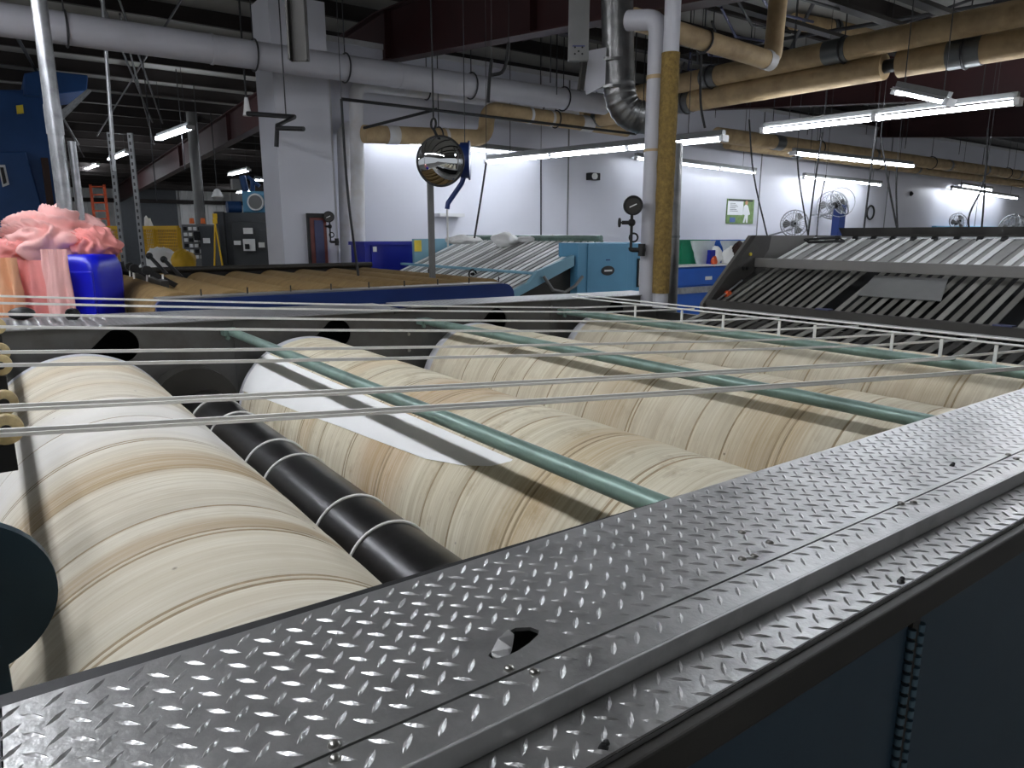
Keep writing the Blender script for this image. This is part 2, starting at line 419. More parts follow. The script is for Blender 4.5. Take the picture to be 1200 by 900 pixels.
fixture((25.633, 10.750, 3.260), (27.923, 10.750, 3.204), 'upper shorter one of the two rightmost wall strip lights', 1, joints=1, rods=False)
fixture((8.498, 4.356, 3.313), (8.451, 3.774, 3.110), 'short strip light pointing at the viewer below the pipe gap', 2, joints=1)
fixture((3.378, 18.515, 3.868), (3.467, 15.740, 3.804), 'strip light in the rear hall, largest of three at left', 2, m='tube_far', wing=False, joints=1)
fixture((3.578, 28.229, 4.205), (3.660, 25.089, 4.159), 'strip light in the rear hall between the steel struts', 2, m='tube_far', wing=False, joints=1)
fixture((3.494, 35.682, 4.382), (3.622, 31.894, 4.314), 'strip light in the rear hall, farthest at left', 2, m='tube_far', wing=False, joints=1)
fixture((7.217, 24.377, 3.467), (7.847, 23.923, 3.413), 'strip light in the rear hall beside the pillar', 2, m='tube_far', joints=1)

# extra strips added to brighten the ceiling and far wall of the rear hall
for k, (x, y) in enumerate(((7.5,15),(7.5,20),(7.5,26),(1.5,21),(1.5,33),(-3,14),(5.5,38),(11,38))):
    fixture((x, y, 3.9), (x, y+2.4, 3.9), 'strip light added to brighten the rear hall, ' + ('first','second','third','fourth','fifth','sixth','seventh','eighth')[k], 2, m='tube_far', wing=False, joints=1)
# ------------------------------------------------------------------ pipes
def pipe(name, pts, r, m, label, cat='pipe', group=None, bands=(), band_m='band', n=18, hang=(), rad=.18, bend_n=6):
    t = thing(name, pts[0], label, cat, group)
    pp = bend(pts, rad, bend_n)
    part('pipe_run', MB().tube(pp, r, n), m, t)
    P = [Vector(p) for p in pts]; L = [(b-a).length for a, b in zip(P, P[1:])]; T = sum(L)
    def at(f):
        s = f*T
        for i, l in enumerate(L):
            if s <= l or i == len(L)-1: return P[i]+(P[i+1]-P[i])*min(1, s/l), (P[i+1]-P[i]).normalized()
            s -= l
    for f, wd in bands:
        c, d = at(f); part('band', MB().cyl(c-d*wd/2, c+d*wd/2, r*1.06, n), band_m, t)
    for f in hang:
        c, d = at(f)
        part('hanger', MB().torus(c, d, r*1.12, .012, 18, 5).cyl(c+Vector((0,0,r*1.12)), (c.x,c.y,zroof(c.y)-.1), .008, 5), 'rod', t)
    return t
def both(a, b): return [a, b]
pipe('duct_pipe', [(-0.072, 9.500, 3.911), (9.863, 9.500, 3.911)], .165, 'pipe_grey', 'large white round pipe crossing the whole upper left', hang=(.1,.3,.42,.62,.8), bands=((.25,.03),(.5,.03)), band_m='pipe_grey')
pipe('insulated_pipe', [(4.579, 10.450, 0.953), (4.667, 10.450, 3.930), (9.278, 10.450, 3.980)], .105, 'pipe_white', 'white insulated riser pipe, right one of the pair by the pillar', hang=(.55,.85), rad=.2)
pipe('insulated_pipe', [(4.522, 10.750, 0.938), (4.573, 10.750, 3.307), (4.800, 10.850, 3.361)], .11, 'pipe_white', 'white insulated riser pipe, left one of the pair by the pillar', rad=.15)
pipe('insulated_pipe', [(4.506, 9.900, 3.149), (6.606, 9.900, 3.245), (6.642, 9.900, 3.687), (9.740, 9.900, 3.625)], .125, 'pipe_tan', 'tan insulated pipe stepping up by an elbow right of the mirror', bands=((.08,.18),(.24,.05),(.6,.05),(.68,.05),(.82,.25)), band_m='pipe_white', hang=(.22,.7), rad=.2)
pipe('insulated_pipe', [(9.211, 11.637, 4.000), (8.829, 7.817, 4.000), (9.000, 2.949, 4.000)], .14, 'pipe_tan', 'upper of two tan insulated pipes rising to the top right', bands=((.18,.2),(.50,.25),(.72,.3)), hang=(.19,.5,.73))
p2a, p2b, p2c, p2d = (8.925, 10.048, 3.750), (9.118, 4.864, 3.750), (9.126, 4.693, 3.750), (9.220, 2.980, 3.750)
t = pipe('insulated_pipe', [p2a, p2b], .155, 'pipe_tan', 'lower of two tan insulated pipes rising to the top right, with a bare gap', bands=((.42,.22),(.05,.1)), hang=(.42,))
part('insulation', MB().cyl(p2c, p2d, .155, 18), 'pipe_tan', t)
part('bare_pipe', MB().cyl(p2b, p2c, .08, 12), 'black', t)
c = Vector(p2c).lerp(Vector(p2d), .42); d = (Vector(p2d)-Vector(p2c)).normalized()
part('band', MB().cyl(c-d*.17, c+d*.17, .165, 18), 'band', t)
part('hanger', MB().torus(c, d, .175, .014, 18, 5).cyl(c+Vector((0,0,.17)), (c.x,c.y,zroof(c.y)-.1), .008, 5), 'rod', t)
pipe('insulated_pipe', [(5.147, 5.200, 3.728), (7.333, 5.200, 3.638), (7.364, 5.200, 4.377)], .1, 'pipe_tan', 'tan pipe ending in a pale elbow turned upward', bands=((.72,.12),), band_m='pipe_white', rad=.13, hang=(.35,))
pipe('insulated_pipe', [(10.333, 7.000, 4.921), (15.677, 7.000, 5.307)], .12, 'pipe_tan', 'tan pipe high up behind the upturned elbow', bands=((.2,.2),), hang=(.2,))
pipe('insulated_pipe', [(12.158, 9.800, 3.708), (17.705, 9.800, 3.689), (32.511, 9.800, 3.587)], .15, 'pipe_tan', 'nearer tan insulated pipe running along the white wall at right', bands=((.1,.3),(.3,.1),(.5,.1),(.62,.1),(.74,.1),(.86,.1)), hang=(.18,.45,.7,.9))
pipe('insulated_pipe', [(13.134, 10.300, 3.660), (34.314, 10.300, 3.368)], .12, 'pipe_tan', 'thinner tan insulated pipe close to the white wall at right', bands=((.12,.4),(.4,.1),(.6,.1)), hang=(.3,.8))
pipe('riser_pipe', [(4.475, 4.235, 1.15), (4.475, 4.235, 3.05), (4.475, 4.235, 3.40), (4.40, 4.50, 3.44)], .078, 'pipe_grey', 'white upright pipe with a top elbow, left of the bundle', bands=((.5,.02),(.72,.03)), band_m='pipe_tan', rad=.1)
wx, wy = 4.446, 4.069
t = pipe('riser_pipe', [(wx,wy,4.3), (wx,wy,1.15)], .062, 'pipe_grey', 'upright pipe with torn yellow wool insulation in the bundle')
mb = MB(); prof = []
for i in range(41):
    z = 1.27+(3.12-1.27)*i/40; prof.append((.071+.006*mnoise.noise((z*9, 3, 1)), z))
mb.lathe(prof, (wx, wy, 0), (0,0,1), 20)
part('wool_wrap', mb, 'wool', t)
pipe('flue_duct', [(5.019, 4.519, 2.536), (5.042, 4.502, .0)], .085, 'foil', 'dark metal duct standing behind the wool wrapped pipe', bands=((.32,.02),(.6,.02),(.68,.02),(.75,.02)), n=20)
# the silver duct with crumpled elbow
t = thing('foil_duct', (4.588, 4.829, 3.297), 'silver foil wrapped duct bending to the right beside the pipes', 'duct')
a, b, c = (4.570, 4.843, 4.035), (4.625, 4.803, 2.773), (5.006, 4.590, 2.738)
pp = bend([a, b, c], .28, 8); pp2 = []
for i in range(len(pp)-1):
    for k in range(4): pp2.append(Vector(pp[i]).lerp(Vector(pp[i+1]), k/4))
pp2.append(Vector(pp[-1]))
part('duct_skin', MB().tube(pp2, [.137+.006*mnoise.noise((i*.9, 0, 0)) + (.006 if i % 5 == 0 else 0) for i in range(len(pp2))], 24), 'foil', t)
for z in (2.98, 3.2):
    part('seam_band', MB().cyl((pp2[0].x, pp2[0].y, z), (pp2[0].x, pp2[0].y, z+.025), .146, 24), 'foil', t)
# flat grey box and bracket hung from the roof
x0,y0,_ = (4.060, 4.717, 3.332)
t = thing('hanging_box', (x0, y0, 3.25), 'flat grey box with small holes hung beside the silver duct', 'box')
r_ = Vector((.8116,-.584,0)); f_ = Vector((.584,.8116,0)); c0 = Vector((x0,y0,0))
def face_box(mb, c, w, z0, z1, d):
    a = c-r_*w/2; return mb.bar(Vector((c.x,c.y,z0)), Vector((c.x,c.y,z1)), w, d, up=f_)
part('box_body', face_box(MB(), c0, .165, 3.126, 4.2, .06), 'panel_grey', t, .004)
for dx, dz in ((-.03,.10),(.03,.10),(-.03,.05),(.03,.05),(0,.07)):
    c = c0+r_*dx-f_*.031
    z = 3.126+dz
    part('vent_hole', MB().cyl(Vector((c.x,c.y,z)), Vector((c.x,c.y,z))-f_*.004, .008, 8), 'black', t)
c = c0-f_*.032; z = 3.236
part('print_line', MB().bar(Vector((c.x,c.y,z))-r_*.05, Vector((c.x,c.y,z))+r_*.05, .003, .012), 'indigo', t)
c = Vector((4.350, 4.877, 3.104))
t2 = thing('tilted_panel', c, 'pale slanted metal panel between grey box and silver duct', 'panel')
part('panel_sheet', MB().prism([(-.10,.16),(.12,.2),(.12,-.10),(-.04,-.18)], 'y', -.01, .01), 'pipe_grey', t2)
o = t2.children[0]; o.location = (0,0,0)
o.data.transform(__import__('mathutils').Matrix.Translation(Vector(t2['org']))); o.rotation_euler = (0,0,R(-35))
part('panel_arm', MB().bar(c+Vector((-.08,0,.1)), c+Vector((-.12,0,-.16)), .03, .05), 'frame_dark', t2)
# galvanised pole and struts at the left
t = thing('steel_pole', (.565, 7.6, 0), 'galvanised steel pole standing behind the pink linen', 'pole')
part('pole_tube', MB().cyl((.565,7.6,0), (.565,7.6,4.9), .062, 20), 'galv', t)
part('coupling', MB().cyl((.565,7.6,2.60), (.565,7.6,2.84), .068, 20), 'galv', t)
part('conduit', MB().cyl((.68,7.62,0), (.68,7.62,2.55), .032, 12), 'galv', t)
def strut(p0, p1, label):
    t = thing('perforated_strut', p0, label, 'strut', 'perforated struts')
    p0, p1 = Vector((p1[0], p1[1], 0)), Vector(p1)
    part('channel', MB().bar(p0, p1, .05, .03, up=f_), 'strut', t)
    n = int((p1-p0).length/.075); mb = MB()
    for i in range(n):
        c = p0.lerp(p1, (i+.5)/n)-f_*.0155; mb.bar(c-Vector((0,0,.018)), c+Vector((0,0,.018)), .02, .004, up=f_)
    part('slots', mb, 'black', t, kind='stuff')
strut((1.214, 9.723, 1.289), (1.252, 9.696, 2.897), 'perforated steel strut in front of the dark grey door, left one')
strut((1.427, 9.570, 1.339), (1.443, 9.558, 2.887), 'perforated steel strut right of the dark grey door')
solo('hanging_conduit', MB().cyl((1.245, 9.577, 2.462), (1.318, 9.524, 4.523), .02, 8), 'galv', 'thin galvanised conduit dropping from the roof at left', 'conduit')
t = thing('hanging_post', (1.648, 4.482, 2.771), 'short dark channel post hanging from the roof, top left of centre', 'post')
a, b = Vector((1.648, 4.482, 2.771)), Vector((1.675, 4.462, 3.388)); b.x, b.y = a.x, a.y; b.z = zroof(b.y)-.1
part('channel_web', MB().bar(a, b, .11, .02, up=f_), 'frame_dark', t)
for e in (-1, 1): part('channel_flange', MB().bar(a+r_*(e*.05)-f_*.03, b+r_*(e*.05)-f_*.03, .012, .06, up=f_), 'frame_dark', t)
gx, gy, _ = (4.732, 21.237, 3.426)
solo('grey_duct_post', MB().cyl((gx,gy,0), (gx,gy,zroof(gy)-.05), .14, 12), 'panel_grey', 'grey steel post in the rear hall above the control panel', 'post')
# ------------------------------------------------------------------ the ironer in the foreground
IR = thing('flatwork_ironer', (2.2, 2.5, 0), 'large flatwork ironer with four cream padded rolls and tread plate deck', 'ironer')
DZ, YI, YS, YO, YF = 1.27, .836, .572, .44, 4.25      # deck top, inner edge, seam, outer edge, far inner wall
XA, XB = -.05, 4.55
LUG = []
def lug_geo(ang, L=.0145, w=.0036, h=.0022):
    ca, sa = math.cos(R(ang)), math.sin(R(ang))
    prof = [(-1,0),(-.62,.62),(0,1),(.62,.62),(1,0),(.62,-.62),(0,-1),(-.62,-.62)]
    base = [(u*L, v*w, 0) for u, v in prof]; top = [(-.45*L,0,h*.8),(0,.0006,h),(.45*L,0,h*.8)]
    pts = [(x*ca-y*sa, x*sa+y*ca, z) for x, y, z in base+top]
    fs = [(0,8,1),(1,8,9,2),(2,9,10,3),(3,10,4),(4,10,5),(5,10,9,6),(6,9,8,7),(7,8,0)]
    return pts, [tuple(reversed(f)) for f in fs]
LA, LB = lug_geo(-45), lug_geo(45)
def lugs(x0, x1, y0, y1, z, ox, oy, avoid=None, px=.039, py=.0343):
    mb = MB()
    for (pts, fs), sx, sy in ((LA,0,0),(LB,px/2,py/2)):
        i0 = int((x0-ox-sx)/px)-1; i1 = int((x1-ox-sx)/px)+2; j0 = int((y0-oy-sy)/py)-1; j1 = int((y1-oy-sy)/py)+2
        for i in range(i0, i1):
            for j in range(j0, j1):
                cx, cy = ox+sx+i*px, oy+sy+j*py
                if not (x0+.004 < cx < x1-.004 and y0+.009 < cy < y1-.009): continue
                if avoid and avoid(cx, cy): continue
                zz = z(cx) if callable(z) else z
                mb.add([(cx+a, cy+b, zz+c) for a, b, c in pts], fs, False)
    return mb
hole = [(.410,.617),(.437,.636),(.459,.645),(.471,.647),(.487,.637),(.491,.625),(.484,.618),(.465,.610),(.444,.605),(.427,.604),(.411,.608)]
def flat_with_holes(outer, holes, P):
    loops = [[Vector((u, v, 0)) for u, v in outer]] + [[Vector((u, v, 0)) for u, v in h] for h in holes]
    tris = tessellate_polygon(loops); pts = [P(u, v) for u, v in outer] + [P(u, v) for h in holes for u, v in h]
    return pts, [tuple(t) for t in tris]
def sheet(outer, holes, P, off, mb=None):
    """a thick sheet: face, back and the rims of outline and holes; off = thickness vector"""
    mb = mb or MB(); pts, tris = flat_with_holes(outer, holes, P); n = len(pts); o = Vector(off)
    mb.add(pts, tris); mb.add([Vector(p)+o for p in pts], [t[::-1] for t in tris])
    for loop in [outer]+list(holes):
        k = len(loop); a = [Vector(P(u, v)) for u, v in loop]
        mb.add(a+[p+o for p in a], [(i, (i+1) % k, k+(i+1) % k, k+i) for i in range(k)])
    return mb
deck = part('deck_plate', sheet([(XA,YS+.0025),(XB,YS+.0025),(XB,YI),(XA,YI)], [hole], lambda u, v: (u, v, DZ), (0,0,-.005)), 'plate', IR)
near_hole = lambda x, y: .395 < x < .51 and .592 < y < .662
part('tread_lugs', lugs(XA, XB, YS+.004, YI-.002, DZ, .2085, .698, near_hole), 'plate', deck, kind='stuff')
# torn flap bent down into the hole
fl = MB(); a = [(.411,.608,DZ),(.414,.617,DZ),(.437,.636,DZ),(.459,.645,DZ)]; b = [(.428,.606,DZ-.012),(.436,.615,DZ-.016),(.452,.628,DZ-.014),(.464,.640,DZ-.006)]
fl.grid([a, b], False); fl.grid([[(x,y,z+.003) for x,y,z in a], [(x,y,z+.003) for x,y,z in b]], False)
part('torn_flap', fl, 'steel_edge', deck)
part('hole_shadow_box', MB().box(.39,.52,.59,.67,1.12,1.125), 'shade_black', deck)
border = part('border_plate', MB().box(XA, XB, .519, YS, DZ-.006, DZ-.001), 'plate', IR)
part('tread_lugs', lugs(XA, XB, .519, YS+.004, DZ-.001, .2085, .5608), 'plate', border, kind='stuff')
part('step_riser', MB().box(XA, XB, .515, .5195, 1.240, DZ-.001), 'steel_edge', IR, .0012)
low = part('lower_plate', MB().box(XA, XB, YO, .5185, 1.233, 1.2395), 'plate', IR)
part('tread_lugs', lugs(XA, XB, YO, .518, 1.2395, .475, .486), 'plate', low, kind='stuff')
bolt0 = MB().lathe([(0,.0045),(.0035,.004),(.006,.002),(.0066,0)], (0,0,0), (0,0,1), 12)
bsrc = None
for (x, y, z) in ((0.208, 0.581, 1.270), (0.202, 0.564, 1.269), (0.415, 0.582, 1.270), (0.435, 0.561, 1.269), (0.945, 0.612, 1.270), (0.942, 0.662, 1.270), (0.885, 0.597, 1.269), (0.861, 0.601, 1.270), (1.310, 0.563, 1.269), (1.285, 0.573, 1.270), (1.774, 0.578, 1.270), (1.757, 0.557, 1.269)):
    if bsrc is None:
        bsrc = part('bolt', bolt0, 'bolt', None); bsrc.parent = IR
        bsrc.location = Vector((x,y,z))-Vector(IR['org'])
    else:
        o = inst(bsrc, 'bolt', IR, (0,0,0)); o.location = Vector((x,y,z))-Vector(IR['org'])
for q in ((1.590, 0.616, 1.270), (0.441, 0.454, 1.240), (1.043, 0.452, 1.240)):
    part('rivet_stub', MB().cyl(q, (q[0],q[1],q[2]+.005), .006, 6, .003).ball((q[0]+.004,q[1],q[2]+.004), .004, 6, 4), 'black', IR)
part('rubber_edge', MB().prism([(XA-.07,YI+.001),(1.0,YI+.001),(1.0,YI+.004),(.35,YI+.016),(XA-.07,YI+.030)], 'z', DZ-.03, DZ-.002), 'black_rubber', IR)
part('deck_end', MB().box(XA-.08, XA-.002, .3, YI+.02, .9, DZ-.006), 'black_rubber', IR)
# near side frame and blue doors
part('side_rail', MB().box(XA-.05, XB, .425, .445, 1.186, 1.234), 'frame_dark', IR, .003)
part('side_rail_lip', MB().box(XA-.05, XB, .4405, .4435, 1.2342, 1.2405), 'frame_dark', IR)
for x in (-.04, 1.061, 2.16, 3.26, 4.36):
    part('door_post', MB().box(x-.012, x+.012, .430, .445, .15, 1.186), 'frame_dark', IR)
for k, (xa, xb) in enumerate(((-.026,1.046),(1.077,2.145),(2.177,3.245),(3.277,4.345))):
    d = part('door', MB().box(xa, xb, .434, .446, .18, 1.180), 'door_blue', IR, .004)
    for x in ((xb+.001) if k == 0 else (xa-.001),):
        n = 46 if k < 2 else 20
        src = None
        for i in range(n):
            z = 1.165-.0185*i
            if src is None: src = part('hinge_knuckle', MB().cyl((x,.430,z-.006), (x,.430,z+.006), .0065, 8), 'hinge', d)
            else: inst(src, 'hinge_knuckle', d, (0,0,-.0185*i))
# inner side walls
part('inner_wall', MB().box(XA-.05, XB, .80, YI-.012, .25, DZ-.006), 'wall_panel', IR)
slots = []
for cx, cz in ((.487,1.165),(1.70,1.135),(2.92,1.130),(4.12,1.125)):
    r = .092
    poly = arc((cx,cz), r, -70, 125, 14)
    poly += [(cx-.30, cz-.16), (cx-.36, cz-.30), (cx-.12, cz-.36)]
    slots.append(poly)
out = [(-.5,.25),(4.72,.25),(4.72,1.225),(4.6,1.236),(2.24,1.264),(2.2,1.246),(-.5,1.291)]
fw = part('far_wall_panel', sheet(out, slots, lambda u, v: (u, YF, v), (0,.012,0)), 'wall_panel', IR)
part('slot_shade', MB().box(-.5, 4.72, YF+.25, YF+.26, .25, 1.24), 'shade_black', IR)  # black sheet standing in for the shade behind the slots
part('panel_rib', MB().box(1.07,1.078,YF-.006,YF,.5,1.25), 'wall_panel', IR)
part('panel_rib', MB().box(3.42,3.432,YF-.006,YF,.5,1.25), 'wall_panel', IR)
for x, z in ((2.2,1.09),(2.2,.98),(1.02,.85),(3.43,1.2)):
    part('screw_head', MB().cyl((x,YF,z), (x,YF-.008,z), .012, 8), 'bolt', IR)
# far deck, two lengths
fd = part('far_deck_plate', MB().add([(-.7,YF-.02,1.300),(2.2,YF-.02,1.252),(2.2,4.80,1.256),(-.7,5.0,1.292),(-.7,YF-.02,1.294),(2.2,YF-.02,1.246),(2.2,4.80,1.250),(-.7,5.0,1.286)], [(0,1,2,3),(7,6,5,4),(0,4,5,1),(1,5,6,2),(2,6,7,3),(3,7,4,0)]), 'plate_far', IR)
part('tread_lugs', lugs(-.7, 2.19, YF-.02, 4.78, lambda x: 1.300-(x+.7)*.0166, .2, .2, px=.052, py=.046), 'plate_far', fd, kind='stuff')
fd2 = part('far_deck_plate', MB().add([(2.22,YF-.02,1.272),(4.66,YF-.02,1.243),(4.66,4.62,1.247),(2.22,4.62,1.272),(2.22,YF-.02,1.265),(4.66,YF-.02,1.236),(4.66,4.62,1.240),(2.22,4.62,1.265)], [(0,1,2,3),(7,6,5,4),(0,4,5,1),(1,5,6,2),(2,6,7,3),(3,7,4,0)]), 'plate_far', IR)
part('tread_lugs', lugs(2.3, 4.6, YF-.02, 4.6, lambda x: 1.272-(x-2.22)*.0119, .2, .2, px=.06, py=.06), 'plate_far', fd2, kind='stuff')
part('far_deck_bracket', MB().box(2.1,2.5,YF-.015,YF+.05,1.235,1.262), 'frame_dark', IR)
part('end_wall', MB().box(4.60,4.64,.5,4.9,.2,1.10), 'wall_panel', IR)
part('end_wall', MB().box(-.55,-.50,.5,4.9,.2,.70), 'wall_panel', IR)
# rolls
RX, RZ, RRS, Y0, Y1 = (.272,1.455,2.655,3.86), .722, (.432,.424,.42,.418), .90, 4.15
seams = ([1.02,1.18,1.20,1.45,1.47,1.62,1.95,2.27,2.29,2.62,2.98,3.0,3.28,3.5,3.72,3.86], [.98,1.05,1.23,1.255,1.51,1.535,1.80,1.97,2.30,2.325,2.6,2.62,2.9,3.14,3.16,3.40,3.63,3.92], [1.1,1.3,1.48,1.51,1.72,1.89,2.23,2.25,2.55,2.85,3.1,3.35,3.37,3.68], [1.05,1.18,1.40,1.43,1.80,1.83,2.15,2.4,2.43,2.7,3.0,3.3,3.55,3.8])
for i, x in enumerate(RX):
    RR = RRS[i]
    roll = part('roll', MB().cyl((x,Y0-.04,RZ), (x,Y1+.09,RZ), .09, 20).cyl((x,Y0,RZ),(x,Y1,RZ),RR-.03,48), 'pad_end', IR)
    prof = [(RR-.03, Y0), (RR-.004, Y0), (RR, Y0+.006)]; ring = []
    for s in sorted(seams[i]):
        prof += [(RR+.0012, s-.012), (RR-.0008, s-.0045), (RR-.0026, s), (RR-.0006, s+.004)]; ring.append(len(prof)-3)
    prof += [(RR, Y1-.03), (RR-.004, Y1-.004), (RR-.03, Y1)]
    mb = MB(); n = 112; mb.lathe(prof, (x,0,RZ), (0,1,0), n)
    for k in ring:
        for j in range(n): mb.mi[k*n+j] = 1; mb.mi[(k+1)*n+j] = 1
    part('pad', mb, ['pad%d' % (i+1), 'seam'], roll)
    part('end_wrap', MB().lathe([(RR+.001,Y1-.075),(RR+.003,Y1-.07),(RR+.003,Y1-.004),(RR-.03,Y1+.001)], (x,0,RZ), (0,1,0), 96), 'pad_end', roll)
    if i == 1:   # fresh white cover lapped diagonally over the second roll
        lo = [(4.10,159),(3.6,154.5),(3.24,151.5),(2.77,147),(2.52,145),(2.07,141),(1.86,136),(1.74,131),(1.68,125.5)]
        rows = []
        for y, a in lo:
            rows.append([(x+(RR+.004)*math.cos(R(a+(124.5-a)*k/10)), y, RZ+(RR+.004)*math.sin(R(a+(124.5-a)*k/10))) for k in range(11)])
        mb = MB().grid(rows)
        e = [(r[0][0]*.998+x*.002, r[0][1], r[0][2]-.0) for r in rows]
        part('white_cover', mb, 'white_cloth', roll)
# green spreader bars
for (x, z) in ((1.05,1.202),(2.31,1.174),(3.54,1.161)):
    b = part('spreader_bar', MB().cyl((x,.84,z), (x,YF-.06,z), .0245, 24), 'green_bar', IR)
    part('bar_bracket', MB().box(x-.05,x+.03,YF-.075,YF,z-.02,z+.02).cyl((x-.03,YF-.08,z-.03),(x-.03,YF-.06,z-.03),.012,8), 'green_bar', b, .003)
# black roller between the first two rolls, with white cords wrapped around it
BX, BZ, BR = .86, .765, .137
br = part('black_roller', MB().cyl((BX,.9,BZ), (BX,4.10,BZ), BR, 48).cyl((BX,4.1,BZ),(BX,YF,BZ),.05,16), 'black_roll', IR)
for y in (1.83,2.10,2.65,2.90,3.48,3.85):
    part('wrapped_cord', MB().torus((BX,y,BZ), (0,1,0), BR+.002, .006, 48, 6), 'tape', br)
part('bearing_housing', MB().cyl((BX-.05,YF-.14,.80),(BX-.05,YF-.002,.80), .23, 28), 'frame_dark', IR)
# guide tapes over the rolls
tapes = [(1.66,1.405,1.10,2),(1.86,1.412,1.40,2),(2.28,1.44,1.80,1),(2.53,1.44,2.10,1),(3.02,1.465,2.50,1),(3.42,1.472,3.05,1),(3.60,1.50,3.72,1),(4.02,1.50,4.10,1)]
def tape_strip(p, q, h, w=.008):
    p, q = Vector(p), Vector(q); n = 8; rows = []
    mid = [(p.lerp(q, i/n) - Vector((0,0,.010*math.sin(math.pi*i/n)))) for i in range(n+1)]
    mb = MB()
    for a, b in zip(mid, mid[1:]): mb.bar(a, b, w, h)
    return mb
for y0, z0, y1, n in tapes:
    e = Vector((3.54, y1, 1.200)); s = Vector((0, y0, z0)); d = (e-s)
    end = e + Vector((.95, d.y*.20, -.035))
    for k in range(n):
        o = Vector((0,.02*k,-.013*k))
        part('guide_tape', tape_strip(s+o+Vector((-.35,0,.0)), e+o, .0075 if n == 2 else .0095), 'tape', IR)
    part('guide_tape', MB().bar(e, end, .008, .011), 'tape', IR)
# upright turn-ups of the tapes above the last bar with the two wire rails
for y in (1.04,1.28,1.51,1.74,2.16,2.38,2.77,3.10,3.52):
    part('tape_riser', MB().box(3.594,3.602,y-.007,y+.007,1.165,1.262), 'tape', IR)
part('wire_rail', MB().cyl((3.60,.88,1.270),(3.60,4.2,1.270), .005, 8), 'tape', IR)
part('wire_rail', MB().cyl((3.66,.88,1.285),(3.66,4.2,1.285), .005, 8), 'tape', IR)
# feed end: guide wheels on black brackets, dark teal round plate
for (y, z, r) in ((1.66,1.377,.029),(1.90,1.384,.027),(2.28,1.412,.027),(2.53,1.412,.027),(3.02,1.438,.027)):
    w = part('guide_wheel', MB().lathe([(.008,-.012),(r,-.012),(r*1.02,-.009),(r*.86,-.003),(r*.86,.003),(r*1.02,.009),(r,.012),(.008,.012)], (-.022,y,z), (0,1,0), 28), 'wheel', IR)
    part('wheel_hub', MB().cyl((-.022,y-.016,z),(-.022,y+.016,z), .011, 12), 'black', w)
    part('wheel_bracket', MB().box(-.06,-.012,y-.006,y+.012,z-.085,z-.03), 'black', IR, .002)
part('wheel_shaft', MB().bar((-.10,1.1,1.36),(-.10,4.2,1.42), .036, .04), 'frame_dark', IR)
dx, dy, dz = -.112, 1.33, 1.185
tp = part('round_end_plate', MB().cyl((dx,dy-.012,dz),(dx,dy+.012,dz), .132, 56), 'teal_dark', IR, .003)
part('plate_arm', MB().box(-.34,-.062,dy-.010,dy+.012,.55,dz), 'teal_dark', tp)
part('stop_knob', MB().ball((.085,4.75,1.32), .05, 12, 8, (1.3,1,.7)), 'black', IR)
part('small_dial', MB().cyl((.33,4.62,1.315),(.31,4.60,1.312), .03, 16).torus((.31,4.6,1.312), (-.5,-.8,0), .03, .008, 18, 6), 'black', IR)
# ------------------------------------------------------------------ linen folder after the ironer
FO = thing('linen_folder', (5.3, 2.2, 0), 'grey linen folder with slanted rows of ribbons behind the ironer', 'folder')
FY = 3.75
def zl(x): return 1.185 + .42*(x-4.62)             # lower slope
def zu(x): return 1.50 + .33*(x-5.33)              # upper slope
part('side_plate', MB().prism([(4.60,1.20),(5.17,1.737),(6.14,1.737),(6.3,1.70),(6.3,.2),(4.60,.2)], 'y', FY, FY+.03), 'folder_grey', FO)
mb = MB(); poly = [(4.60,1.205),(5.17,1.738),(5.385,1.738),(5.36,1.62),(5.20,1.46),(4.86,1.255)]
mb.prism(poly, 'y', FY-.05, FY+.0)
part('side_flange', mb, 'folder_dark', FO, .004)
for x, z, m in ((5.10,1.585,'label_yellow'),(5.02,1.47,'black'),(5.07,1.47,'black')):
    part('indicator', MB().cyl((x,FY-.05,z),(x,FY-.062,z), .014, 10), m, FO)
part('side_motor', MB().cyl((4.80,FY-.07,1.27),(4.80,FY-.10,1.27), .03, 12), 'orange', FO)
part('tension_rod', MB().cyl((4.62,FY-.08,1.20),(4.98,FY-.08,1.375), .008, 8), 'galv', FO)
part('dark_infill', MB().prism([(3.98,.80),(4.62,1.06),(5.33,1.36),(5.98,1.58),(6.0,.2),(3.98,.2)], 'y', .55, FY-.06), 'shade_black', FO)  # black box standing in for the shaded folder interior below the ribbons
n = 27; pitch = .1165
def ribbon_set(name, xa, xb, zf, w, ms, y_top, count, pitch, off=0, th=.004):
    for i in range(count):
        y = y_top - pitch*i - off
        if y < .6: break
        if name == 'slant_ribbon' and i in (12, 27): continue
        part(name, MB().bar((xa,y,zf(xa)),(xb,y,zf(xb)), w, th), ms[i % len(ms)], FO)
ribbon_set('slant_ribbon', 4.655, 5.36, zl, .041, ['ribbon_dark','ribbon_mid','ribbon_dark'], 3.64, 60, .074)
ribbon_set('top_ribbon', 5.33, 6.0, zu, .044, ['ribbon','ribbon','ribbon_grey','ribbon'], 3.66, 60, .090)
part('ribbon_bed', MB().bar((5.35,.55,zu(5.35)-.012),(5.35,FY-.06,zu(5.35)-.012), .001, .001).prism([(5.34,zu(5.34)-.010),(6.0,zu(6.0)-.010),(6.0,zu(6.0)-.014),(5.34,zu(5.34)-.014)], 'y', .55, FY-.06), 'ribbon_grey', FO)
ribbon_set('infeed_ribbon', 4.0, 4.66, lambda x: 1.02+.23*(x-4.1), .05, ['ribbon_mid','folder_dark','ribbon_dark','folder_dark'], 3.70, 60, .082)
part('lower_bar', MB().box(4.60,4.645,.5,FY-.03,1.180,1.235), 'folder_dark', FO, .004)
part('lower_bar_lip', MB().box(4.575,4.60,.5,FY-.05,1.168,1.180), 'ribbon_grey', FO)
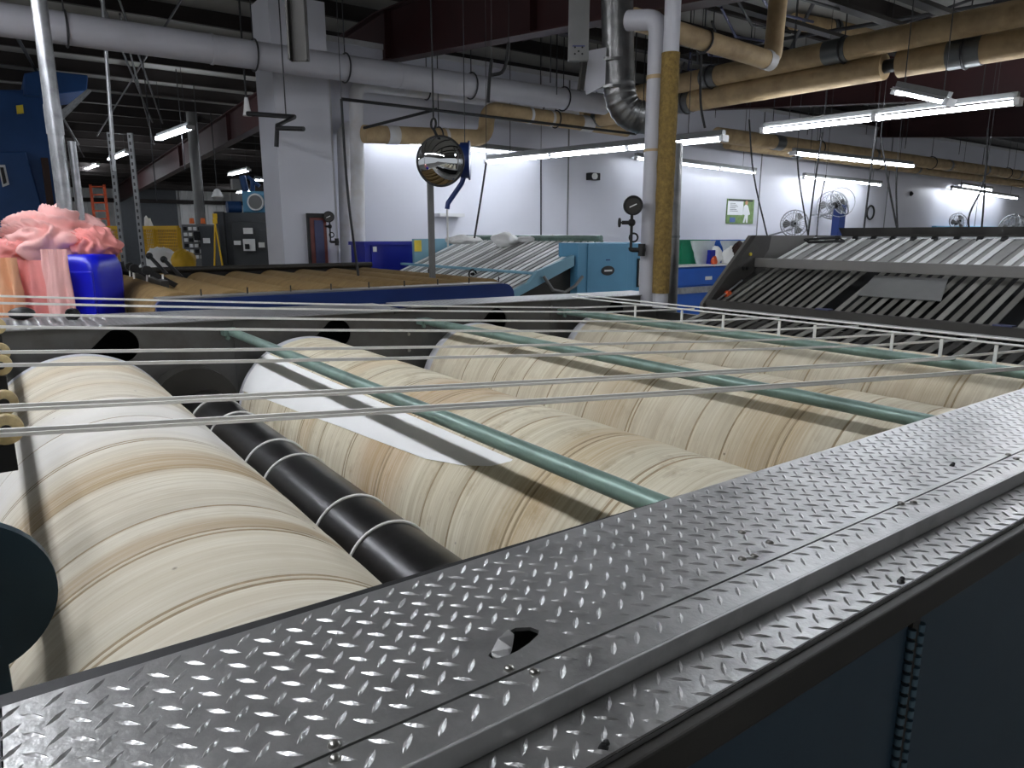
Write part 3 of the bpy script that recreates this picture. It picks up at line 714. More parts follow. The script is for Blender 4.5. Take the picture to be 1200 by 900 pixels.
for y in (2.72, 1.62, .95): part('bar_clip', MB().box(4.59,4.65,y-.05,y+.05,1.235,1.243), 'indigo', FO)
part('upper_bar', MB().bar((5.19,.5,1.515),(5.19,FY-.05,1.515), .045, .075), 'folder_grey', FO, .005)
part('roller_shaft', MB().cyl((5.36,.5,1.50),(5.36,FY-.1,1.50), .025, 14), 'folder_dark', FO)
part('top_shaft', MB().cyl((6.0,.5,1.715),(6.0,FY-.1,1.715), .022, 14), 'galv', FO)
part('top_channel', MB().box(6.03,6.10,.5,FY-.05,1.69,1.735), 'folder_dark', FO)
part('top_cover', MB().prism([(5.98,1.745),(5.99,1.70),(6.12,1.735),(6.16,1.80),(5.92,1.80)], 'y', .5, 3.42), 'folder_dark', FO)
part('grey_cover_sheet', MB().add([(4.92,2.66,zl(4.92)+.012),(4.92,2.10,zl(4.92)+.012),(5.22,2.20,zl(5.22)+.012),(5.22,2.70,zl(5.22)+.012),(4.92,2.66,zl(4.92)+.016),(4.92,2.10,zl(4.92)+.016),(5.22,2.20,zl(5.22)+.016),(5.22,2.70,zl(5.22)+.016)], [(0,1,2,3),(7,6,5,4),(0,4,5,1),(1,5,6,2),(2,6,7,3),(3,7,4,0)]), 'panel_grey', FO)
part('linkage', MB().tube([(5.75,3.62,1.70),(5.9,3.4,1.72),(5.82,3.3,1.69),(5.7,3.55,1.68),(5.75,3.62,1.70)], .012, 6), 'black', FO)
for k in range(18):
    y = 3.45-.16*k; part('drive_pulley', MB().cyl((5.985,y-.02,1.700),(5.985,y+.02,1.700), .034, 10), 'black', FO)

# ------------------------------------------------------------------ second ironer and its folder
I2 = thing('flatwork_ironer', (2.6, 7.7, 0), 'second flatwork ironer with navy side rail behind the first one', 'ironer')
nav = [(.92,.9),(4.28,.9),(4.28,1.22)]
poly = [(.95,.3),(4.30,.3),(4.30,1.13)] + arc((4.18,1.135), .12, 0, 90, 6) + [(.98,1.255),(.95,1.22)]
part('side_rail', MB().prism(poly, 'y', 5.93, 5.99), 'navy', I2, .004)
part('side_cap', MB().box(.97,4.15,5.93,6.14,1.256,1.268), 'plate_far', I2)
part('far_rail', MB().box(.6,4.3,9.38,9.5,.4,1.34), 'black', I2)
part('far_rail_tube', MB().cyl((.6,9.36,1.33),(4.3,9.36,1.33), .035, 10), 'frame_dark', I2)
for k in range(8):
    x = 1.15+.43*k
    part('roll', MB().lathe([(.03,6.15),(.19,6.15),(.195,6.17),(.195,9.32),(.19,9.34),(.03,9.34)], (x,0,1.10), (0,1,0), 28), 'pad_old', I2)
part('bed', MB().box(.97,4.3,6.0,9.4,.3,.95), 'frame_dark', I2)
for k in range(9): part('rail_pin', MB().cyl((1.3+.36*k,6.04,1.268),(1.3+.36*k,6.04,1.32), .006, 6), 'black', I2)
# feed end arms and cords at the left of the second ironer
for k, (y, dx) in enumerate(((9.2,0),(8.8,.05),(8.3,.02),(7.8,.06))):
    part('feed_arm', MB().bar((1.42+dx,y,1.22),(1.14+dx,y,1.40), .05, .05).cyl((1.14+dx,y-.04,1.40),(1.14+dx,y+.04,1.40), .045, 12), 'black', I2)
    part('feed_cord', MB().cyl((1.14+dx,y,1.40),(1.10+dx,y,1.0), .009, 6), 'tape', I2)
    part('feed_cord', MB().cyl((1.26+dx,y-.1,1.36),(1.24+dx,y-.1,1.0), .009, 6), 'tape', I2)
part('feed_beam', MB().bar((1.28,7.4,1.28),(1.32,9.3,1.28), .07, .07), 'frame_dark', I2)
part('feed_table', MB().box(.96,1.5,7.6,9.2,.95,1.10), 'pad_old', I2)
part('hand_lever', MB().cyl((1.471, 9.291, 1.497), (1.584, 8.963, 1.291), .022, 8).ball((1.471, 9.291, 1.497), .04), 'black', I2)
part('hand_lever', MB().cyl((1.605, 9.195, 1.457), (1.724, 8.863, 1.252), .022, 8).ball((1.605, 9.195, 1.457), .04), 'black', I2)

F2 = thing('linen_folder', (5.4, 7.7, 0), 'light blue linen folder with slatted slope behind the ironer', 'folder')
def z2(x): return 1.10+.40*(x-4.30)
for i in range(26):
    y = 9.15-.118*i
    part('slant_ribbon', MB().bar((4.30,y,z2(4.30)),(5.70,y,z2(5.70)), .078, .006), ['ribbon','ribbon_grey','ribbon'][i % 3], F2)
part('dark_infill', MB().prism([(4.3,1.05),(5.75,1.62),(5.75,.2),(4.3,.2)], 'y', 6.2, 9.25), 'frame_dark', F2)
part('cross_bar', MB().box(4.72,4.78,6.12,9.3,1.315,1.345), 'blue_mach2', F2, .004)
for y in (8.35, 7.35):
    part('caster', MB().torus((4.70,y,1.27), (0,1,0), .052, .012, 18, 6).cyl((4.70,y-.02,1.27),(4.70,y+.02,1.27), .02, 10), 'black', F2)
part('side_rail', MB().prism([(4.28,1.02),(5.25,1.40),(5.25,1.52),(4.74,1.36),(4.62,1.24),(4.28,1.12)], 'y', 6.10, 6.16), 'blue_mach2', F2, .004)
part('far_cheek', MB().prism([(4.95,1.0),(6.1,1.0),(6.1,1.68),(4.95,1.68)], 'y', 9.3, 9.36), 'blue_mach2', F2)
part('caution_strip', MB().prism([(4.95,1.5),(5.06,1.5),(5.06,1.66),(4.95,1.66)], 'y', 9.28, 9.30), 'label_yellow', F2)
part('top_tube', MB().cyl((5.78,6.25,1.70),(5.78,9.35,1.70), .035, 14), 'green_bar', F2)
part('top_shade', MB().box(5.74,5.82,6.25,9.3,1.60,1.68), 'green_bar', F2)
cab = part('end_cabinet', MB().box(5.28,6.16,6.08,6.42,.3,1.652), 'blue_mach', F2, .006)
part('cabinet_door', MB().box(5.42,6.05,6.068,6.08,.8,1.640), 'blue_mach', cab, .004)
badge = part('badge', MB().prism([(5.73+.10*math.cos(R(15*k)), 1.335+.055*math.sin(R(15*k))) for k in range(24)], 'y', 6.060, 6.068), 'black', cab)
part('badge_stripe', MB().prism([(5.67,1.325),(5.79,1.325),(5.79,1.345),(5.67,1.345)], 'y', 6.057, 6.060), 'label_white', badge)
part('cabinet_end', MB().box(6.16,6.72,6.12,6.45,.3,1.640), 'blue_mach', F2, .006)
part('warning_plate', MB().box(5.70,5.76,6.062,6.068,1.45,1.462), 'navy', cab)
clip = part('document_holder', MB().box(6.26,6.50,6.105,6.12,1.12,1.46), 'black', F2)
part('document', MB().box(6.28,6.48,6.100,6.105,1.14,1.44), 'label_white', clip)
part('air_hose', MB().tube([(4.80,6.08,1.30),(4.90,6.04,1.15),(5.05,6.02,1.12),(5.2,6.03,1.18),(5.34,6.06,1.28)], .018, 8), 'panel_grey', F2)

# ------------------------------------------------------------------ carts, bins and linen
def lump(name, c, size, m, label, cat='linen', seed=0, folds=1., nseg=48, parent=None, flat=.0):
    """a crumpled heap of cloth: closed body with folds and creases"""
    mb = MB(); rows = []
    for k in range(nseg//2+1):
        ph = math.pi*k/(nseg//2); row = []
        for i in range(nseg+1):
            t = 2*math.pi*(i % nseg)/nseg
            d = Vector((math.sin(ph)*math.cos(t), math.sin(ph)*math.sin(t), math.cos(ph)))
            q = Vector((d.x*2.1+seed, d.y*2.1, d.z*2.1)); w = Vector((mnoise.noise(q*.9), mnoise.noise(q*.9+Vector((5,0,0))), 0))
            ph2 = 3.4*mnoise.noise(q*.55) + 1.6*(d.x*.9+d.z*1.4+d.y*.5) + seed
            f1 = math.sin(ph2*2.1); f2 = math.sin(ph2*4.6+2.5*mnoise.noise(q*.9)+1)
            r = 1 + .24*mnoise.noise(q*.6) + folds*(.055*(1-abs(f1))*2 - .05 + .03*f2) + .015*folds*mnoise.noise(q*2.6)
            z = d.z*r
            if z < -flat and flat: z = -flat
            row.append((c[0]+size[0]*d.x*r, c[1]+size[1]*d.y*r, c[2]+size[2]*z))
        rows.append(row)
    mb.grid(rows)
    return solo(name, mb, m, label, cat) if parent is None else part(name, mb, m, parent)
def drape(name, top, dirv, width, length, m, label, seed=0, flare=1.25, cat='linen', depth=.05, nf=4):
    """a hanging sheet with vertical folds; top = centre of its upper edge"""
    top = Vector(top); dv = Vector(dirv).normalized(); nn = dv.cross(Vector((0,0,1)))
    mb = MB(); rows = []; rb = []
    for k in range(25):
        s = k/24; row = []; rowb = []
        for i in range(41):
            u = i/40-.5; w = width*(1+(flare-1)*s)
            off = depth*(.35+s)*math.sin(u*nf*2*math.pi+seed+.8*mnoise.noise((u*3,s*2,seed))) + .03*mnoise.noise((u*7,s*5,seed+3))
            p = top+dv*(u*w)+nn*(off-.10*(1-s)**2*0)+Vector((0,0,-length*s+.03*mnoise.noise((u*5,seed,0))*(s)))
            row.append(p); rowb.append(p-nn*.012)
        rows.append(row); rb.append(rowb[::-1])
    mb.grid(rows); mb.grid(rb)
    return solo(name, mb, m, label, cat)
# big cart with pink linen
tub = thing('laundry_tub', (.72, 7.3, 0), 'bright blue plastic laundry tub under the pink linen', 'tub')
cx, cy = 0.675, 7.277
def rr(w, d, r, n=4):
    out = []
    for sx, sy, a in ((1,1,0),(-1,1,90),(-1,-1,180),(1,-1,270)):
        for k in range(n+1):
            t = R(a+90*k/n); out.append((sx*(w/2-r)+r*math.cos(t), sy*(d/2-r)+r*math.sin(t)))
    return out
def loft(levels, ang, c):
    rows = []; ca, sa = math.cos(ang), math.sin(ang)
    for z, w, d, r in levels:
        l = rr(w, d, r); l.append(l[0]); rows.append([(c[0]+x*ca-y*sa, c[1]+x*sa+y*ca, z) for x, y in l])
    return rows
YAW = R(-35.75)
part('tub_body', MB().grid(loft([(.25,.30,.40,.07),(.9,.34,.44,.08),(1.25,.355,.47,.08),(1.42,.36,.475,.08),(1.50,.355,.47,.09),(1.57,.31,.42,.1),(1.58,.10,.2,.04)], YAW, (cx,cy))), 'tub_blue', tub)
c_ = Vector((cx,cy,0)); fr = Vector((math.sin(R(35.75)), math.cos(R(35.75)), 0)); rt = Vector((math.cos(R(35.75)), -math.sin(R(35.75)), 0))
pn = c_-fr*.235
part('tub_panel', MB().bar(Vector((pn.x,pn.y,.5))+rt*.03, Vector((pn.x,pn.y,1.44))+rt*.03, .24, .03, up=fr), 'tub_blue', tub, .012)
part('tub_rib', MB().bar(Vector((pn.x,pn.y,1.15))-rt*.09-fr*.016, Vector((pn.x,pn.y,1.15))+rt*.15-fr*.016, .012, .012), 'tub_blue', tub, .004)
lump('linen_heap', (0.470, 7.671, 1.682), (.40,.30,.28), 'pink', 'heaped light pink linen on top of the blue tub', seed=1.3, folds=2.1, nseg=96)
lump('linen_heap', (0.736, 7.418, 1.653), (.20,.20,.16), 'pink_deep', 'deep pink linen bundle at the right end of the heap', seed=4.1, folds=2, nseg=72)
lump('linen_heap', (0.195, 7.684, 1.558), (.28,.24,.17), 'pink_deep', 'deep pink linen bundle at the left end of the heap', seed=8.2, folds=2, nseg=72)
drape('hanging_sheet', (0.392, 6.988, 1.627), rt, .22, 1.0, 'pink', 'pale pink sheet hanging straight down left of the blue tub', seed=2, nf=1.3, flare=1.12, depth=.025)
drape('hanging_sheet', (0.196, 7.400, 1.530), rt, .34, .95, 'pink_deep', 'rose pink sheet hanging in folds beside the peach cloth', seed=5, nf=2.6, flare=1.2)
drape('hanging_sheet', (0.050, 7.357, 1.555), rt, .22, .95, 'peach', 'peach orange cloth hanging at the left picture edge', seed=9, nf=2.2, flare=1.1)
# yellow mesh carts in the rear
def yellow_gate(pa, pb, h0, h1, label):
    t = thing('mesh_cart', pa, label, 'cart', 'yellow mesh carts'); pa, pb = Vector(pa), Vector(pb)
    for f in (0, .33, 1): 
        p = pa.lerp(pb, f); part('upright', MB().bar((p.x,p.y,0),(p.x,p.y,h1), .07, .05), 'yellow', t)
    for z in (h0, h1): part('cross_rail', MB().bar((pa.x,pa.y,z),(pb.x,pb.y,z), .05, .07), 'yellow', t)
    mb = MB(); n = 26
    for i in range(n):
        p = pa.lerp(pb, (i+.5)/n); mb.bar((p.x,p.y,h0),(p.x,p.y,h1), .016, .012)
    for i in range(22):
        z = h0+(h1-h0)*(i+.5)/22; mb.bar((pa.x,pa.y,z),(pb.x,pb.y,z), .012, .016)
    part('mesh_panel', mb, 'yellow', t, kind='stuff')
    return t
yellow_gate((2.406, 15.519, 1.879), (2.869, 14.692, 1.875), .6, 1.863, 'yellow mesh laundry cart beside the control panel')
yellow_gate((1.606, 16.711, 1.883), (2.074, 16.004, 1.881), .6, 1.867, 'yellow mesh laundry cart behind the blue tub')
yellow_gate((-0.109, 17.329, 1.863), (0.600, 16.819, 1.863), .6, 1.863, 'yellow topped grey cart at the left picture edge')
lump('white_linen', Vector((2.553, 15.782, 1.882))-Vector((0,0,.8)), (.18,.2,1.0), 'white_cloth', 'white linen peeking over the yellow cart beside the door', seed=3, nseg=32)
lump('white_linen', Vector((2.377, 13.814, 1.237))-Vector((0,0,.45)), (.5,.3,.70), 'white_cloth', 'white linen bags piled in front of the yellow mesh cart', seed=6, nseg=40)
lump('yellow_bag', (2.684, 13.593, 1.267), (.2,.2,.22), 'yellow', 'yellow bag with white cloth beside the control panel', cat='bag', seed=7, nseg=32)
# ladder against the far wall
t = thing('step_ladder', (4.144, 37.679, 1.902), 'orange ladder leaning against the far corrugated wall', 'ladder')
la, lb = Vector((3.904, 37.851, 1.712)), Vector((4.409, 37.488, 1.712)); lz = 3.926
for p in (la, lb): part('rail', MB().bar((p.x,p.y,0),(p.x,p.y+.1,lz), .11, .08), 'orange', t)
for k in range(11):
    z = .3+k*(lz-.4)/10; part('rung', MB().bar((la.x,la.y,z),(lb.x,lb.y,z), .06, .06), 'orange', t)
# tall blue machine at the left
TB = thing('tall_machine', (0.677, 17.995, 1.297), 'tall dark blue machine with overhanging hopper at far left', 'machine')
yb = 17.2
def px_poly(pts): return pts
part('body', MB().prism([(-0.303, 4.329), (0.878, 4.458), (1.293, 4.456), (1.248, 3.306), (1.003, 0.625), (-0.775, 0.705)], 'y', 17.2, 19.5), 'tall_blue', TB, .02)
part('hopper_head', MB().prism([(0.870, 4.698), (1.177, 4.796), (1.922, 4.794), (1.877, 4.506), (1.152, 4.335), (0.826, 4.331)], 'y', 16.9, 18.6), 'tall_blue', TB, .02)
part('door_panel', MB().prism([(-0.445, 3.227), (0.739, 3.302), (0.932, 1.950), (0.845, 0.807), (-0.752, 0.868)], 'y', 17.08, 17.2), 'tall_blue', TB, .02)
part('door_window', MB().prism([(0.274, 3.028), (0.380, 3.034), (0.403, 2.675), (0.290, 2.624)], 'y', 17.03, 17.08), 'label_white', TB)
part('window_pane', MB().prism([(0.294, 2.983), (0.348, 2.985), (0.367, 2.705), (0.309, 2.672)], 'y', 17.0, 17.03), 'black', TB)
part('yellow_sticker', MB().prism([(0.690, 4.148), (0.800, 4.174), (0.796, 4.019), (0.685, 3.994)], 'y', 17.17, 17.2), 'label_yellow', TB)
for k in range(4):
    part('belt_rod', MB().cyl((1.267, 15.846, 3.755) if k == 0 else Vector((1.267, 15.846, 3.755))+Vector((0,.12*k,.05*k)), Vector((1.773, 15.481, 4.280))+Vector((0,.12*k,.02*k)), .02, 6), 'galv', TB)
part('brown_column', MB().box(0.971, 1.085, 17.0, 17.15, 0, 3.2), 'brown_dark', TB)
# electrical panel, dark cabinet and blue blower
EP = thing('control_panel', (4.370, 20.265, 1.177), 'grey electrical control panel with two amber beacons', 'panel')
def facing(mb, pxl, pxr, z0, z1, depth, thick):
    a, b = Vector(pxl), Vector(pxr); d = (b-a).normalized(); nf = Vector((-d.y, d.x, 0)); m = (a+b)/2+nf*thick/2
    return mb.bar((m.x,m.y,z0), (m.x,m.y,z1), (b-a).length, thick, up=nf)
part('panel_body', facing(MB(), (4.075, 20.478, 1.618), (4.749, 19.993, 1.618), 0, 1.990, 0, .4), 'panel_grey', EP, .01)
for i in range(4):
    for j in range(6):
        q = Vector((4.172, 20.346, 1.837))+Vector((4.155, 20.358, 1.619))*0; 
        q = Vector((4.139, 20.370, 1.881))+rt*(.13*i)-Vector((0,0,.145*j))
        part('breaker', MB().bar(q-Vector((0,0,.045)), q+Vector((0,0,.045)), .085, .05, up=fr), 'label_white' if (i+j) % 3 else 'black', EP)
part('panel_door', facing(MB(), (4.416, 20.109, 1.619), (4.706, 19.901, 1.619), .3, 1.946, 0, .05), 'cab_grey', EP)
part('panel_label', facing(MB(), (4.472, 20.007, 1.554), (4.616, 19.903, 1.554), 1.510, 1.641, 0, .02), 'label_white', EP)
part('meter_dial', MB().bar(Vector((4.343, 20.038, 1.685))-Vector((0,0,.1)), Vector((4.343, 20.038, 1.685))+Vector((0,0,.12)), .13, .08, up=fr), 'black', EP)
for q in ((4.328, 20.419, 2.013), (4.565, 20.248, 2.013)): part('beacon', MB().cyl(q, (q[0],q[1],q[2]+.14), .065, 12, .05), 'amber', EP)
for k, (a, b) in enumerate((((4.431, 19.236, 1.201), (4.602, 19.113, 2.126)), ((4.659, 19.072, 0.945), (4.593, 19.119, 2.001)))):
    a = (a[0]+(.1 if k else 0), a[1], 0.); solo('long_broom', MB().cyl(a, b, .022, 8).bar(Vector(b), Vector(b)+Vector((0,0,.12)), .1, .06), 'yellow', ('upright yellow broom handle leaning by the dark cabinet', 'slanted yellow broom handle leaning by the dark cabinet')[k], 'broom')
CB = thing('machine_cabinet', (5.755, 20.500, 1.147), 'big dark grey machine cabinet carrying a blue blower', 'cabinet')
ztop = 2.323
part('cabinet_body', facing(MB(), (5.075, 20.990, 1.611), (6.800, 19.749, 1.611), 0, ztop, 0, 1.6), 'cab_grey', CB, .03)
part('front_panel', facing(MB(), (5.387, 20.703, 1.612), (6.534, 19.878, 1.612), .5, ztop-.25, 0, .06), 'cab_grey', CB, .02)
part('corner_post', facing(MB(), (5.012, 20.912, 1.612), (5.221, 20.761, 1.612), 0, ztop+.02, 0, .1), 'cab_grey', CB)
part('hatch', facing(MB(), (5.969, 20.162, 1.612), (6.311, 19.915, 1.612), 1.336, 1.864, 0, .04), 'cab_grey', CB, .01)
for (xa, xb, ya, yb2) in ((285,296,267,274),(285,299,280,294),(303,310,284,290),(274,282,282,287)):
    pass
for nm, a, b, z0, z1 in (('warning_label', (5.608, 20.360, 1.841), (5.816, 20.210, 1.841), 1.750, 1.910), ('control_label', (5.583, 20.378, 1.452), (5.849, 20.186, 1.452), 1.291, 1.613), ('small_label', (5.925, 20.131, 1.452), (6.058, 20.036, 1.452), 1.383, 1.521), ('small_label', (5.379, 20.525, 1.521), (5.531, 20.416, 1.521), 1.452, 1.567)):
    part(nm, facing(MB(), a, b, z0, z1, 0, .02), 'label_white', CB)
part('control_window', facing(MB(), (5.590, 20.250, 1.408), (5.685, 20.182, 1.408), 1.339, 1.477, 0, .02), 'black', CB)
BL = thing('blower_unit', (6.109, 20.615, ztop), 'light blue blower box with a round cover on the cabinet', 'blower')
part('blower_box', facing(MB(), (5.746, 20.753, 2.535), (6.379, 20.298, 2.535), ztop, 2.900, 0, .7), 'blue_mach', BL, .03)
q = Vector((6.042, 20.479, 2.602)); part('round_cover', MB().cyl(q, q-fr*.05, .20, 24), 'panel_grey', BL); part('cover_ring', MB().torus(q-fr*.03, fr, .205, .03, 24, 6), 'label_white', BL)
part('motor', MB().cyl(Vector((5.397, 21.005, 2.467)), Vector((5.760, 20.990, 2.474)), .17, 16).cyl(Vector((6.430, 20.384, 2.539)), Vector((6.687, 20.445, 2.547)), .15, 14), 'tall_blue', BL)
part('valve_stack', MB().cyl(Vector((6.058, 20.775, 2.912)), Vector((6.075, 20.763, 3.187)), .06, 10).cyl(Vector((5.904, 20.886, 2.912)), Vector((5.853, 20.923, 3.323)), .09, 10).cyl(Vector((5.967, 20.841, 3.300)), Vector((6.221, 20.658, 3.049)), .05, 8), 'tall_blue', BL)
part('valve_body', MB().box(5.679-.1, 5.679+.14, 21.048-.1, 21.048+.1, 2.958, 3.232), 'panel_grey', BL)
# bell lamps
def bell(q, label, r=.11):
    t = thing('bell_lamp', q, label, 'lamp', 'small bell lamps')
    part('shade', MB().lathe([(.02,.22),(r*.5,.18),(r*.8,.06),(r,0),(r*.9,0),(r*.6,.08)], q, (0,0,1), 18), 'label_white', t)
    part('cord', MB().cyl((q[0],q[1],q[2]+.2), (q[0],q[1],zroof(q[1])-.1), .012, 6), 'cable', t)
bell((2.796, 9.570, 3.197), 'small white bell lamp hanging left of the pillar top', .055)
bell((5.025, 20.410, 2.707), 'small white bell lamp hanging above the dark cabinet', .16)
# narrow dark red panel in the pillar
t = thing('narrow_door', (3.905, 10.380, 1.427), 'narrow dark red panel with black frame in the white pillar', 'panel')
xa, xb, zt = 3.773, 4.061, 2.045
part('frame_head', MB().box(xa,xb,10.34,10.4,zt-.06,zt), 'black', t)
part('frame_jamb', MB().box(xa,xa+.03,10.34,10.4,.4,zt-.06), 'black', t)
part('panel_leaf', MB().box(xa+.03,xb,10.36,10.4,.4,zt-.06), 'red_dull', t)
part('glass_strip', MB().box(xa+.10,xb-.05,10.35,10.36,.4,zt-.1), 'indigo', t)
# pressure gauges
def gauge(q, r, label, sgn=1, L=.34):
    q = Vector(q); t = thing('pressure_gauge', q, label, 'gauge', 'pressure gauges'); k = r/.075
    part('dial_case', MB().cyl(q, q-fr*.05*k, r, 28), 'black', t)
    part('bezel', MB().torus(q-fr*.05*k, fr, r*.95, .008*k, 28, 6), 'black', t)
    part('dial_face', MB().cyl(q-fr*.05*k, q-fr*.052*k, r*.8, 24), 'frame_dark', t)
    part('dial_needle', MB().bar(q-fr*.054*k-rt*r*.4-Vector((0,0,r*.2)), q-fr*.054*k+rt*r*.35+Vector((0,0,r*.15)), .004*k, .008*k), 'label_white', t)
    v = q-Vector((0,0,r+.06*k)); part('stem', MB().cyl(q-Vector((0,0,r)), v-Vector((0,0,.22*k)), .012*k, 8), 'black', t)
    part('valve_body', MB().ball(v, .032*k, 10, 8).cyl(v, v-rt*.08*k, .016*k, 8), 'black', t)
    part('hand_wheel', MB().torus(v-rt*.10*k, rt, .03*k, .010*k, 14, 6).cyl(v-rt*.06*k, v-rt*.10*k, .008*k, 6), 'black', t)
    part('siphon_loop', MB().torus(v-Vector((0,0,.12*k))+rt*.02*k, fr, .034*k, .008*k, 18, 6), 'black', t)
    e = v-Vector((0,0,.22*k)); part('elbow_pipe', MB().tube(bend([e+Vector((0,0,.02)), e, e+rt*.12*k], .03), .02*k, 8).cyl(e+rt*.09*k-Vector((0,0,.05*k)), e+rt*.09*k+Vector((0,0,.05*k)), .03*k, 10), 'black', t)
gauge((4.272, 4.256, 1.975), .075, 'large black pressure gauge with valve beside the upright pipes')
gauge((4.102, 10.330, 1.997), .077, 'small black pressure gauge by the pillar pipes')
# mirror
MQ = Vector((3.842, 6.599, 2.480))
t = thing('convex_mirror', MQ, 'round convex safety mirror hanging in front of the white wall', 'mirror')
md = (Vector((0,0,1.5))-MQ); md.z = 0; md.normalize(); md = (md + Vector((-.35,.0,-.1))).normalized()
prof = [(.245*math.sin(R(60*k/10))/math.sin(R(60)), .10*(math.cos(R(60*k/10))-math.cos(R(60)))/(1-math.cos(R(60)))) for k in range(11)]
part('mirror_dome', MB().lathe(prof, MQ, md, 40), 'mirror', t)
part('mirror_rim', MB().torus(MQ, md, .245, .012, 36, 8), 'black', t)
part('mirror_back', MB().cyl(MQ-md*.01, MQ-md*.03, .24, 32), 'black', t)
part('mirror_chain', MB().torus(MQ+Vector((-.07,0,.36)), (1,0,0), .05, .012, 16, 6).cyl(MQ+Vector((-.07,0,.4)), (MQ.x-.07,MQ.y,zroof(MQ.y)-.1), .008, 6).cyl(MQ+Vector((-.07,0,.31)), MQ+Vector((-.02,0,.22)), .014, 6), 'cable', t)
solo('thin_post', MB().box(3.902-.03, 3.902+.03, 6.925-.02, 6.925+.02, 0, 2.324), 'panel_grey', 'thin grey upright post below the round mirror', 'post')
t = thing('hose_reel', (4.582, 7.298, 2.661), 'dark blue swing arm and reel right of the round mirror', 'reel')
q = Vector((4.581, 7.299, 2.585))
part('reel_drum', MB().cyl(q-rt*.05, q+rt*.04, .20, 24), 'navy', t); part('reel_flange', MB().cyl(q+rt*.04, q+rt*.06, .22, 24).cyl(q-rt*.07, q-rt*.05, .18, 24), 'navy', t)
part('swing_arm', MB().tube([(4.588, 7.294, 2.471), (4.546, 7.324, 2.327), (4.413, 7.420, 2.104), (4.404, 7.426, 2.036)], .03, 8), 'navy', t)
part('drop_hose', MB().cyl((4.404, 7.426, 2.036), (4.405, 7.425, 1.591), .012, 6), 'label_white', t)
part('reel_hanger', MB().cyl(q+Vector((0,0,.2)), (q.x,q.y,zroof(q.y)-.1), .005, 6), 'rod', t)
solo('wall_shelf', MB().box(6.258, 6.757, 10.8, 11.0, 2.039, 2.096), 'white_paint', 'small white shelf on the wall below the swing arm', 'shelf')
# royal blue bins by the pillar pipes
def bin_cart(xa, xb, ya, yb, z0, z1, m, label, lip=.03, name='bin_cart'):
    t = thing(name, ((xa+xb)/2, (ya+yb)/2, 0), label, 'bin', 'wheeled bins')
    part('bin_wall', sheet([(xa,ya),(xb,ya),(xb,yb),(xa,yb)], [[(xa+.04,ya+.04),(xa+.04,yb-.04),(xb-.04,yb-.04),(xb-.04,ya+.04)]], lambda u, v: (u, v, z1), (0,0,z0-z1)), m, t)
    part('bin_floor', MB().box(xa+.02,xb-.02,ya+.02,yb-.02,z0,z0+.05), m, t)
    mb = sheet([(xa-lip,ya-lip),(xb+lip,ya-lip),(xb+lip,yb+lip),(xa-lip,yb+lip)], [[(xa,ya),(xa,yb),(xb,yb),(xb,ya)]], lambda u, v: (u, v, z1), (0,0,-.05))
    part('bin_rim', mb, m, t, .008)
    for f in (.1, .9): part('bin_rib', MB().box(xa+(xb-xa)*f-.02, xa+(xb-xa)*f+.02, ya-.02, ya, z0, z1-.05), m, t)
    part('bin_rib', MB().box(xa,xb,ya-.02,ya,(z0+z1)*.5+.2,(z0+z1)*.5+.24), m, t)
    return t
t = bin_cart(4.386, 5.536, 9.75, 10.25, .0, 1.638, 'bin_blue', 'royal blue bin cart between pillar pipes and thin post')
part('bin_label', MB().box(4.501, 4.555, 9.715, 9.73, 1.494, 1.567), 'label_white', t)
lump('white_linen', (5.084, 8.169, 1.672), (.24,.2,.06), 'white_cloth', 'low mound of white linen left of the folder top', seed=2, nseg=56)
lump('white_linen', (5.535, 7.844, 1.672), (.16,.2,.10), 'white_cloth', 'rounded mound of white linen above the folder slope', seed=5, nseg=40)
lump('white_linen', (5.774, 7.672, 1.672), (.14,.2,.05), 'white_cloth', 'small flat mound of white linen above the folder slope', seed=11, nseg=40)
lump('dark_linen', (6.032, 7.487, 1.672), (.10,.14,.06), 'red_dull', 'small dark red and white cloth above the folder top', seed=12, nseg=32)
# work table with bins under the poster
TX0, TX1 = 10.527, 13.672
t = thing('work_table', ((TX0+TX1)/2, 9.6, 0), 'blue work table with drawers and white top under the poster', 'table')
zt = 1.152
part('table_top', MB().box(TX0,TX1,9.25,10.2,zt-.03,zt), 'label_white', t, .005)
part('table_body', MB().box(TX0,TX1,9.32,10.1,0,zt-.03), 'bin_blue2', t)
xm = 12.515
for a, b in ((TX0+.02, xm-.02), (xm+.02, TX1-.02)):
    d = part('drawer', MB().box(a,b,9.29,9.32,0.764,zt-.06), 'bin_blue2', t, .006)
    part('drawer_label', MB().box((a+b)/2-.1,(a+b)/2+.1,9.28,9.29,zt-.30,zt-.23), 'label_white', d)
part('steel_band', MB().box(TX0,TX1-.9,9.27,9.32,0.610,0.730), 'galv', t)
for c, xa, xb, ytop, lab in (('bin_green',797,830,280,'green bin with a clear plastic bag on the work table'),('bin_blue2',845,878,281,'blue bin with white bag on the work table')):
    pass
g1 = bin_cart(11.070, 11.983, 9.7, 10.1, zt, 1.632, 'bin_green', 'green bin with a clear plastic bag on the work table', .02, 'table_bin')
g2 = bin_cart(12.395, 13.411, 9.7, 10.1, zt, 1.626, 'bin_blue2', 'blue bin with hanging plastic on the work table', .02, 'table_bin')
